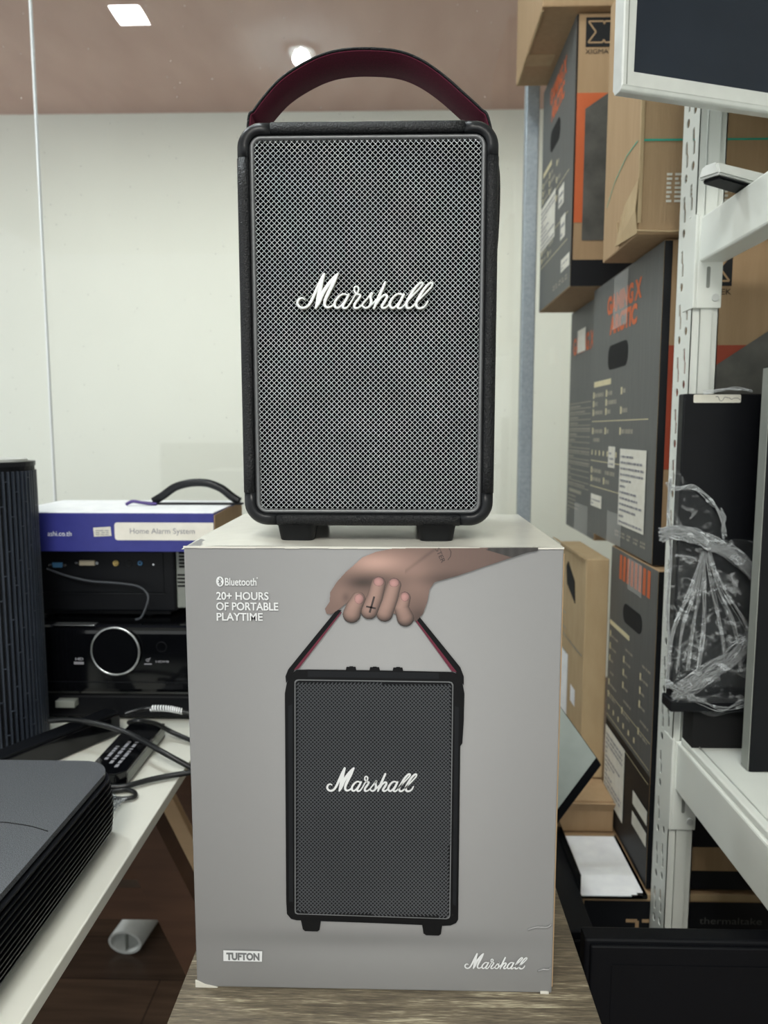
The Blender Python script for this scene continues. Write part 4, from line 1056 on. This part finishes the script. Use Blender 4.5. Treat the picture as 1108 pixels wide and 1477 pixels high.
# D: lower dark carton
t, fl, ff, W, D, Hh = carton('computer_case_carton', 'dark carton with hand hole under the GAMING X ARCTIC carton, beside the rack post', .398, .76, 1.13, 1.385, .510, 1.034)
b = B(); rect(b, ff, 0, W, 0, Hh-.002, .0007); link('front_print', b, M['black_print'], t); b = B(); rect(b, ff, .03, W, AY(1055, 1256, 1.13).z-.510, AY(1055, 1222, 1.13).z-.510, .0012); link('tan_band', b, M['cardboard'], t)
b = B(); rect(b, fl, .0015, D, Hh*.36, Hh-.0015, .0006); sd = link('side_print', b, M['grey_print'], t)
b = B(); rect(b, fl, .0015, D, .0015, Hh*.36, .0006); s2 = link('lower_print', b, M['black_print'], t)
b = B(); prism(b, [fl.P(u, v, -.0015) for u, v in rrect(D*.34, D*.74, Hh*.765, Hh*.83, .016, 6)], fl.N*.003); link('hand_hole', b, M['hole'], t)
b = B()
for k in range(8): rect(b, fl, D*(.22+.085*k), D*(.22+.085*k)+D*.055, Hh*.90, Hh*.985, .0012)
link('printed_title', b, M['orange_print'], sd)
b = B(); rect(b, fl, D*.42, D*.72, Hh*.885, Hh*.99, .0020); links('clear_tape', b, M['tape'], t)
b = B(); rect(b, fl, D*.03, D*.50, Hh*.715, Hh*.732, .0012)
for i in range(6):
    for u in (.04, .38, .74):
        if (i+int(u*10)) % 4 != 3: rect(b, fl, D*u, D*u+.007, Hh*(.67-.045*i), Hh*(.67-.045*i)+.012, .0012)
for k in range(6): rect(b, fl, D*(.06+.12*k), D*(.06+.12*k)+.007, Hh*.40, Hh*.418, .0012)
for v in (.375, .46, .33): rect(b, fl, D*.02, D*.98, Hh*v, Hh*v+.0013, .0012)
link('printed_ticks', b, M['ivory_ink'], sd)
b = B()
for i in range(6):
    for u in (.04, .38, .74): bars(b, fl, D*u+.010, D*(u+.2), Hh*(.672-.045*i), Hh*(.682-.045*i), 1, i, .8, .0012)
tag(link('printed_specs', b, M['dim_ink'], sd), kind='stuff')
b = B(); rect(b, fl, D*.02, D*.50, Hh*.075, Hh*.335, .0018); lb = link('paper_label', b, M['label'], t)
b = B(); bars(b, fl, D*.05, D*.46, Hh*.10, Hh*.32, 13, 3, .4, .0026); link('label_print', b, M['grey_ink'], lb)
b = B()
for v in (.20, .13): rect(b, fl, D*.70, D*.99, Hh*v, Hh*v+.024, .0018)
links('paper_tag', b, M['label'], t)
# G: brown box left of D, H: flat box under it
t, fl, ff, W, D, Hh = carton('cardboard_box', 'worn brown box with torn hand hole and white labels, below the spec lined carton', .352, .396, 1.39, 1.62, .570, 1.006, 'cardboard_pale')
b = B(); prism(b, [fl.P(u, v, -.0015) for u, v in ((D*.30, Hh*.90), (D*.36, Hh*.93), (D*.62, Hh*.86), (D*.66, Hh*.76), (D*.5, Hh*.79), (D*.34, Hh*.82))], fl.N*.003); link('hand_hole', b, M['hole'], t)
b = B(); rect(b, fl, 0, D*.45, Hh*.06, Hh*.48, .001); rect(b, fl, D*.58, D*.75, Hh*.28, Hh*.36, .001); link('paper_label', b, M['paper'], t)
b = B(); bars(b, fl, D*.05, D*.95, Hh*.44, Hh*.70, 7, 2, .25, .0012); link('printed_text', b, M['dim_ink'], t)
b = B(); prism(b, [Vector((.349, 1.39, 1.006)), Vector((.349, 1.62, 1.006)), Vector((.335, 1.62, 1.013)), Vector((.338, 1.40, 1.012))], (0, 0, .003)); link('open_flap', b, M['cardboard_pale'], t)
t, fl, ff, W, D, Hh = carton('cardboard_box', 'flat brown box lying under the worn brown box', .26, .395, 1.305, 1.62, .506, .567)
link('open_flap', prism(B(), [Vector((.262, 1.303, .548)), Vector((.393, 1.303, .548)), Vector((.393, 1.288, .5685)), Vector((.262, 1.290, .5695))], (0, .002, .0015)), M['cardboard'], t)
# T: black computer case carton on the floor
t, fl, ff, W, D, Hh = carton('computer_case_carton', 'black thermaltake carton on the floor beneath the paper tray', .296, .80, 1.125, 1.66, 0, .503, 'cardboard')
b = B(); rect(b, ff, .002, W-.002, .002, Hh-.012, .0007); bp_ = link('front_print', b, M['black_print'], t)
b = B(); rect(b, fl, .002, D-.05, .002, Hh-.002, .0007); rect(b, fl, D-.05, D-.002, Hh*.9, Hh-.004, .0007); link('side_print', b, M['black_print'], t)
p = AY(1028, 1332, 1.125); b = B(); text(b, ff, 'thermaltake', p.x-.296-.022, p.z, .012, .10, .0014, .0); link('printed_text', b, M['grey_print'], bp_)
p = AY(902, 1342, 1.125); b = B(); u, v = p.x-.296, p.z; 
for k in range(2): pline(b, ff, [(u+.026*k, v+.018), (u+.018+.026*k, v+.018), (u+.018+.026*k, v-.012)], .006, .0014)
links('printed_emblem', b, M['cardboard'], bp_)
b = B(); rect(b, fl, D-.085, D-.06, Hh*.90, Hh*.97, .0014); link('paper_label', b, M['green_label'], t)
link('rim', bx(.305, .80, 1.122, 1.1245, .494, .5045, bev=.0008), M['cardboard_pale'], t)
# tray of papers
t = thing('paper_tray', 'clear plastic tray of white paper sheets on the black carton', 'tray', (.342, 1.20, .505))
tx0, tx1, ty0, ty1 = .286, .394, 1.108, 1.290
b = B(); box(b, tx0, tx1, ty0, ty1, .5055, .5070); link('tray', b, M['clear_plastic'], t)
b = B(); box(b, tx0, tx0+.0015, ty0, ty1, .507, .545); box(b, tx1-.0015, tx1, ty0, ty1, .507, .512); box(b, tx0, tx1, ty0, ty0+.0015, .507, .510); links('tray_wall', b, M['clear_plastic'], t)
for k in range(3):
    o = link('paper_sheet', bx(tx0+.004+.004*k, tx1-.004-.01*(2-k), ty0+.003+.004*k, ty1-.006, .5072+.0008*k, .5078+.0008*k), M['paper'])
    tag(o, ('white paper sheet in the clear tray, bottom of the pile', 'white paper sheet in the clear tray, middle of the pile', 'white paper sheet in the clear tray, top of the pile')[k], 'paper', 'paper sheets in the clear tray')
# black storage box beside the side table, and the leaning screen
t = thing('storage_box', 'black box on the floor between side table and black carton', 'box', (.236, 1.16, 0))
link('body', bx(.188, .285, 1.02, 1.33, 0, .50, bev=.004), M['black_matt'], t)
link('lid', bx(.186, .287, 1.018, 1.332, .50, .515, bev=.003), M['black_matt'], t)
Yl = 1.16; k1, k2, k3 = AY(868, 1104, Yl), AY(812, 1022, Yl), AY(813, 1186, Yl)
dv1 = (k2-k1).normalized(); dv2 = Vector((-(k3-k1).normalized().x*-1, 0, (k3-k1).normalized().z))
dv1 = Vector((-.58, 0, .815)); dv2 = Vector((-.58*1.15, 0, -.745)).normalized()
dv2 = Vector((-.56, 0, -.83)).normalized()
t = thing('flat_screen', 'pale grey flat screen with thick black edge tilted behind the carton', 'screen', (k1.x-.09, Yl, .516))
c_ = [k1, k1+dv1*.20, k1+dv1*.20+dv2*.20, k1+dv2*.20]
th = Vector((0, .022, 0)); link('panel', prism(B(), c_, th, bev=.002), M['black_matt'], t)
ins = [k1+dv1*.004+dv2*.0+dv1*0, k1+dv1*.196, k1+dv1*.196+dv2*.196, k1+dv1*.004+dv2*.196]
ee = dv1*.012
ins = [k1+dv1*.017, k1+dv1*.197, k1+dv1*.197+dv2*.195, k1+dv1*.017+dv2*.195]
link('pale_face', prism(B(), ins, (0, -.0015, 0)), M['pale_grey'], t)

# ------------------------------------------------------------------ white slotted rack
rk = thing('storage_rack', 'white slotted metal storage rack with two shelves on the right', 'shelving', (.62, .55, 0))
RX0, RX1, RY0, RY1 = .403, .441, 1.060, 1.120
def slots(y0, z0, z1):
    hs = []; z = z0
    while z < z1-.08:
        for yc, dz in ((y0+.018, .010), (y0+.042, 0)):
            hs.append([(yc+.0055*math.cos(a), z+dz+.0065*math.sin(a)) for a in [2*math.pi*i/10 for i in range(10)]])
            zz = z+dz+.030
            hs.append([(yc-.0050, zz-.015), (yc+.0012, zz-.015), (yc+.0022, zz+.002), (yc+.0060, zz+.006), (yc+.0060, zz+.020), (yc, zz+.022), (yc-.0022, zz+.004), (yc-.0050, zz)])
        z += .075
    return hs
def post(x0, x1, y0, y1, side):
    """side face with punched keyholes at x=side, stepped front face"""
    bm = B(); z1 = 2.45
    outer = [(y0, 0), (y1, 0), (y1, z1), (y0, z1)]; hs = slots(y0, .03, z1)
    loops = [[Vector((a, c, 0)) for a, c in outer]] + [[Vector((a, c, 0)) for a, c in h] for h in hs]
    allp = [p for l in loops for p in l]; th = .0016 if side < (x0+x1)/2 else -.0016
    v0 = [bm.verts.new((side, p.x, p.y)) for p in allp]; v1 = [bm.verts.new((side+th, p.x, p.y)) for p in allp]
    for tr in tessellate_polygon(loops):
        for vv in (v0, v1):
            try: bm.faces.new([vv[i] for i in tr])
            except ValueError: pass
    i0 = 0
    for l in loops:
        k = len(l)
        for j in range(k): bm.faces.new((v0[i0+j], v0[i0+(j+1) % k], v1[i0+(j+1) % k], v1[i0+j]))
        i0 += k
    for a in ((x0, x0+.011, y0, y0+.0016), (x0+.011, x0+.0125, y0-.0030, y0+.0016), (x0+.011, x1-.009, y0-.0030, y0-.0014), (x1-.0105, x1-.009, y0-.0030, y0+.0016), (x1-.009, x1, y0, y0+.0016), (x1-.0016, x1, y0, y1)):
        box(bm, a[0], a[1], a[2], a[3], 0, z1)
    bmesh.ops.recalc_face_normals(bm, faces=bm.faces[:]); return bm
p1 = link('post', post(RX0, RX1, RY0, RY1, RX0), M['rack'], rk)
for dx, dy in ((0, -1.15), (.48, 0), (.48, -1.15)):
    o = p1.copy(); C.objects.link(o); o.parent = rk; o.location = (dx, dy, 0); FR[o.name] = FR[rk.name]
def beam(z0, z1):
    bm = B()
    box(bm, RX0+.006, RX1+.004, RY0-1.11, RY0-.002, z0, z1, bev=.003); return bm
UZ0, UZ1 = 1.480, 1.540
LZ0, LZ1 = .716, .790
for z0, z1 in ((UZ0, UZ1), (LZ0, LZ1)):
    bo = link('beam', beam(z0, z1), M['rack'], rk)
    br = B(); box(br, RX0+.003, RX0+.0380, RY0-.0070, RY0-.0032, z0-.062, z1+.002, bev=.0012); box(br, RX0-.0015, RX0+.003, RY0-.0070, RY0+.03, z0-.062, z1+.004, bev=.001)
    bk = link('bracket', br, M['rack'], bo)
    b = B(); prism(b, [Vector((x, RY0-.0072, z)) for x, z in rrect(RX0+.016, RX0+.021, z0-.035, z0-.006, .0024, 5)], (0, .001, 0)); link('bracket_slot', b, M['beige_grey'], bk)
    link('bolt', cyl(B(), (RX0+.029, RY0-.0080, z0-.048), (0, 1, 0), .0050, .003, 18), M['silver'], bk)
    bo2 = bo.copy(); C.objects.link(bo2); bo2.parent = rk; bo2.location = (.475, 0, 0); FR[bo2.name] = FR[rk.name]
dk = B(); box(dk, RX1+.0045, .875, RY0-1.10, RY0-.008, UZ1-.012, UZ1-.004, bev=.001); link('shelf_deck', dk, M['rack'], rk)
dk = B(); box(dk, RX0+.010, .90, RY0-1.10, RY0-.009, LZ1+.0002, LZ1+.010, bev=.002); dd = link('shelf_deck', dk, M['rack'], rk)
link('deck_rim', tube(B(), [(RX0+.022, RY0-.012, LZ1+.0105), (RX0+.022, RY0-1.0, LZ1+.0105)], .0012, 6, 0), M['rack'], dd)
ZS = LZ1+.010

# monitor on the upper shelf
ma = math.atan2(.9236-.8598, .4303-.2313)
pl = AZ(897, 131, 1.636)
t = thing('monitor', 'silver framed flat monitor with dark screen, top right on the rack', 'monitor', (pl.x, pl.y, 1.54), ma)
z0 = 1.636-1.54
mw, mh = .54, .36
def mbox(*a, bev=0): return bx(*a, bev=bev)
b = B(); rr = [[b.verts.new((x, y, z)) for x, z in L] for L, y in (([(0, z0+.006), (mw, z0+.006), (mw, z0+mh), (0, z0+mh)], .018), ([(0, z0+.006), (mw, z0+.006), (mw, z0+mh), (0, z0+mh)], .0015), ([(.0015, z0+.0075), (mw-.0015, z0+.0075), (mw-.0015, z0+mh-.0015), (.0015, z0+mh-.0015)], 0), ([(.015, z0+.0225), (mw-.015, z0+.0225), (mw-.020, z0+mh-.02), (.020, z0+mh-.02)], 0), ([(.0165, z0+.024), (mw-.0165, z0+.024), (mw-.022, z0+mh-.022), (.022, z0+mh-.022)], .006))]
for p_, q_ in zip(rr, rr[1:]):
    for j in range(4): b.faces.new((p_[j], p_[(j+1) % 4], q_[(j+1) % 4], q_[j]))
bmesh.ops.recalc_face_normals(b, faces=b.faces[:])
fr_ = link('bezel', b, M['silver'], t, local=True)
link('bezel_groove', bx(.0055, .0065, -.0006, .001, z0+.008, z0+mh-.004), M['beige_grey'], fr_, local=True)
b = B(); prism(b, [Vector((0, y, z)) for y, z in ((.0005, z0+.0075), (.002, z0+.003), (.005, z0+.001), (.015, z0+.0005), (.018, z0+.0065))], (mw, 0, 0), bev=.001); link('lower_lip', b, M['silver'], t, local=True)
link('screen', bx(.0155, mw-.0155, .005, .017, z0+.023, z0+mh-.019), M['navy_screen'], t, local=True)
link('back_shell', bx(.06, mw-.06, .017, .05, z0+.02, z0+mh-.02, bev=.012), M['silver'], t, local=True)
link('neck', bx(.33, .40, .045, .075, .012, z0+.16, bev=.006), M['silver'], t, local=True)
# splayed foot: tip towards the left
f0, f1 = AZ(1022, 254, 1.546), AZ(1150, 330, 1.540)
inv = FR[t.name].inverted(); tip = inv @ f0; hub = Vector((.36, .08, 0))
hubw = FR[t.name] @ hub; tip_w = Vector((f0.x, f0.y, 1.541)); dv = (Vector((.555, 1.035, 1.541))-tip_w); dv.z = 0; ln_ = dv.length; dv.normalize(); nv = Vector((-dv.y, dv.x, 0))
def leg_(bm, s0, s1, wa, wb, za, zb, ha, hb):
    P = []
    for s, wd, z, h in ((s0, wa, za, ha), (s1, wb, zb, hb)):
        c = tip_w+dv*s
        P.append([c-nv*wd/2+Vector((0, 0, z)), c+nv*wd/2+Vector((0, 0, z)), c+nv*wd*.32+Vector((0, 0, z+h)), c-nv*wd*.32+Vector((0, 0, z+h))])
    tt = bmesh.new(); vs = [[tt.verts.new(p) for p in r] for r in P]
    tt.faces.new(vs[0][::-1]); tt.faces.new(vs[1])
    for j in range(4): tt.faces.new((vs[0][j], vs[0][(j+1) % 4], vs[1][(j+1) % 4], vs[1][j]))
    bmesh.ops.bevel(tt, geom=tt.edges[:], offset=.0025, segments=2, affect='EDGES'); merge(bm, tt)
b = B(); leg_(b, 0, ln_, .030, .040, .004, .004, .015, .022); ft = link('stand_foot', b, M['silver'], t)
b = B(); leg_(b, .004, ln_, .026, .034, 0, 0, .006, .006); link('foot_pad', b, M['rubber'], ft)

# wrapped black panel on the lower shelf
YP = 1.012
q = [AY(978, 568, YP), AY(1100, 572, YP), AY(968, 1002, YP)]
wx0, wx1, wz0, wz1 = .3800, .560, .874, q[0].z
t = thing('wrapped_computer', 'upright black computer case bound in crinkled stretch film on the lower shelf', 'computer', (.47, YP+.02, ZS))
link('case', bx(wx0, wx1, YP, YP+.020, wz0, wz1, bev=.002), M['black_matt'], t)
link('base_plate', bx(wx0-.004, wx1, YP-.012, YP+.024, wz0-.016, wz0, bev=.002), M['black_matt'], t)
link('plinth', bx(wx0+.034, wx1, YP+.002, YP+.038, ZS, wz0-.015), M['hole'], t)
CF = Face((0, YP, 0), (1, 0, 0), (0, 0, 1))
a = AY(1000, 581, YP); c = AY(1069, 569, YP); b = B(); poly(b, CF, rrect(a.x, c.x, a.z, c.z, .002, 4), .0008); lb = link('paper_label', b, M['label'], t)
b = B(); rn = random.Random(2); x = AY(1032, 575, YP).x; zc = (a.z+c.z)/2
tube(b, [(x+.003*i, YP-.0012, zc+rn.uniform(-.003, .003)) for i in range(12)], .0003, 4, 4); link('handwriting', b, M['ink'], lb)
# film: sheet over the lower part, bunched rope, strands
def film_sheet(outline_top, z_lo, x_l, x_r, nx=46, nz=60, amp=.004, seed=1, y=YP-.004):
    bm = B(); rn = random.Random(seed); g = {}
    ph = [(rn.uniform(0, 6), rn.uniform(60, 260), rn.uniform(60, 260)) for _ in range(9)]
    def top(x):
        for (xa, za), (xb, zb) in zip(outline_top, outline_top[1:]):
            if xa <= x <= xb: return za+(zb-za)*(x-xa)/(xb-xa)
        return outline_top[-1][1]
    for i in range(nx+1):
        x = x_l+(x_r-x_l)*i/nx; zt = top(x)
        for j in range(nz+1):
            z = z_lo+(zt-z_lo)*j/nz
            d = sum(math.sin(a+kx*x+kz*z) for a, kx, kz in ph)/9
            g[i, j] = bm.verts.new((x, y-amp*abs(d)*1.6-.0008*rn.random(), z))
    for i in range(nx):
        for j in range(nz): bm.faces.new((g[i, j], g[i+1, j], g[i+1, j+1], g[i, j+1])).smooth = True
    return bm
def fx(px, py): p = AY(px, py, YP-.003); return (p.x, p.z)
tp = [fx(966, 665), fx(985, 690), fx(1003, 712), fx(1022, 728), fx(1040, 750), fx(1047, 780), fx(1060, 775), fx(1092, 782)]
lo = fx(1000, 990)[1]
link('stretch_film', film_sheet(tp, lo, tp[0][0], tp[-1][0]), M['film'], t)
link('stretch_film', film_sheet([fx(975, 790), fx(1092, 850)], fx(1000, 1000)[1], fx(972, 900)[0], fx(1092, 900)[0], amp=.007, seed=5, y=YP-.010), M['film'], t)
b = B()
def rope(pts, n, spread, r, seed):
    rn = random.Random(seed)
    for k in range(int(n*1.35)):
        P = []
        for i, (px, py) in enumerate(pts):
            p = AY(px+rn.uniform(-1, 1)*spread*.5, py+rn.uniform(-1, 1)*spread, YP-.006-rn.random()*.008); P.append(tuple(p))
        tube(b, P, r*rn.uniform(.4, 1.2), 5, 5)
rope([(955, 772), (975, 768), (1000, 772), (1030, 785), (1060, 802), (1092, 830)], 46, 11, .0015, 1)
rope([(962, 700), (975, 705), (1000, 704), (1025, 722), (1040, 745), (1046, 770)], 12, 5, .0007, 2)
for k, tx in enumerate((972, 985, 1000, 1015, 1040, 1060, 1078)):
    rope([(1018+(tx-1018)*.1, 800), (1018+(tx-1018)*.45, 850), (tx, 905), (tx+(8 if tx > 1018 else -8), 965)], 9, 6, .0008, 10+k)
rope([(975, 1000), (1000, 985), (1030, 965), (1060, 945), (1088, 925)], 34, 15, .0010, 30)
rope([(962, 985), (985, 1000), (1010, 1012), (1040, 1022), (1070, 1014), (1090, 1010)], 20, 6, .0009, 31)
rope([(968, 690), (964, 740), (968, 800), (963, 870), (966, 940), (962, 990)], 16, 4, .0008, 33)
rope([(1040, 735), (1046, 748), (1042, 762), (1044, 778)], 8, 3, .0007, 35)
rope([(1015, 566), (1040, 562), (1060, 560), (1085, 564)], 8, 3, .0006, 36)
link('film_bundle', b, M['film_dense'], t)
b = B()
rope([(990, 1015), (1010, 1026), (1030, 1033), (1055, 1028), (1085, 1022)], 1, 1, .001, 40)
pA = [AY(a_, c_, YP-.012) for a_, c_ in ((966, 1004), (1092, 1004), (1092, 1022), (1055, 1024), (1030, 1034), (1008, 1026), (985, 1012))]
prism(b, pA, (0, .001, 0)); link('film_skirt', b, M['film'], t)

# upright slim black computer at the right edge
a = AY(1081, 525, .955); c = AY(1108, 1070, .955)
t = thing('slim_computer', 'slim upright black computer with grey side strip, far right on the lower shelf', 'computer', (.56, .97, ZS))
link('body', bx(.4600, .66, .940, .962, ZS, 1.330, bev=.002), M['black_matt'], t)
link('edge_strip', bx(.4590, .4604, .9415, .9605, ZS+.002, 1.328), M['beige_grey'], t)

# large black flat screen standing on the floor, lower right
p0 = AZ(838, 1340, .680)
t = thing('flat_screen', 'large black flat screen standing on the floor at the lower right', 'screen', (.45, .79, 0))
SX, SYY = .2085, .775
link('housing', bx(SX, .72, SYY+.004, SYY+.026, .0, .678, bev=.003), M['black_matt'], t)
link('front_frame', bx(SX+.006, .72, SYY, SYY+.006, .0, .672, bev=.002), M['black_matt'], t)
link('screen_inset', bx(SX+.030, .70, SYY-.0008, SYY+.001, .02, .650), M['black_matt'], t)
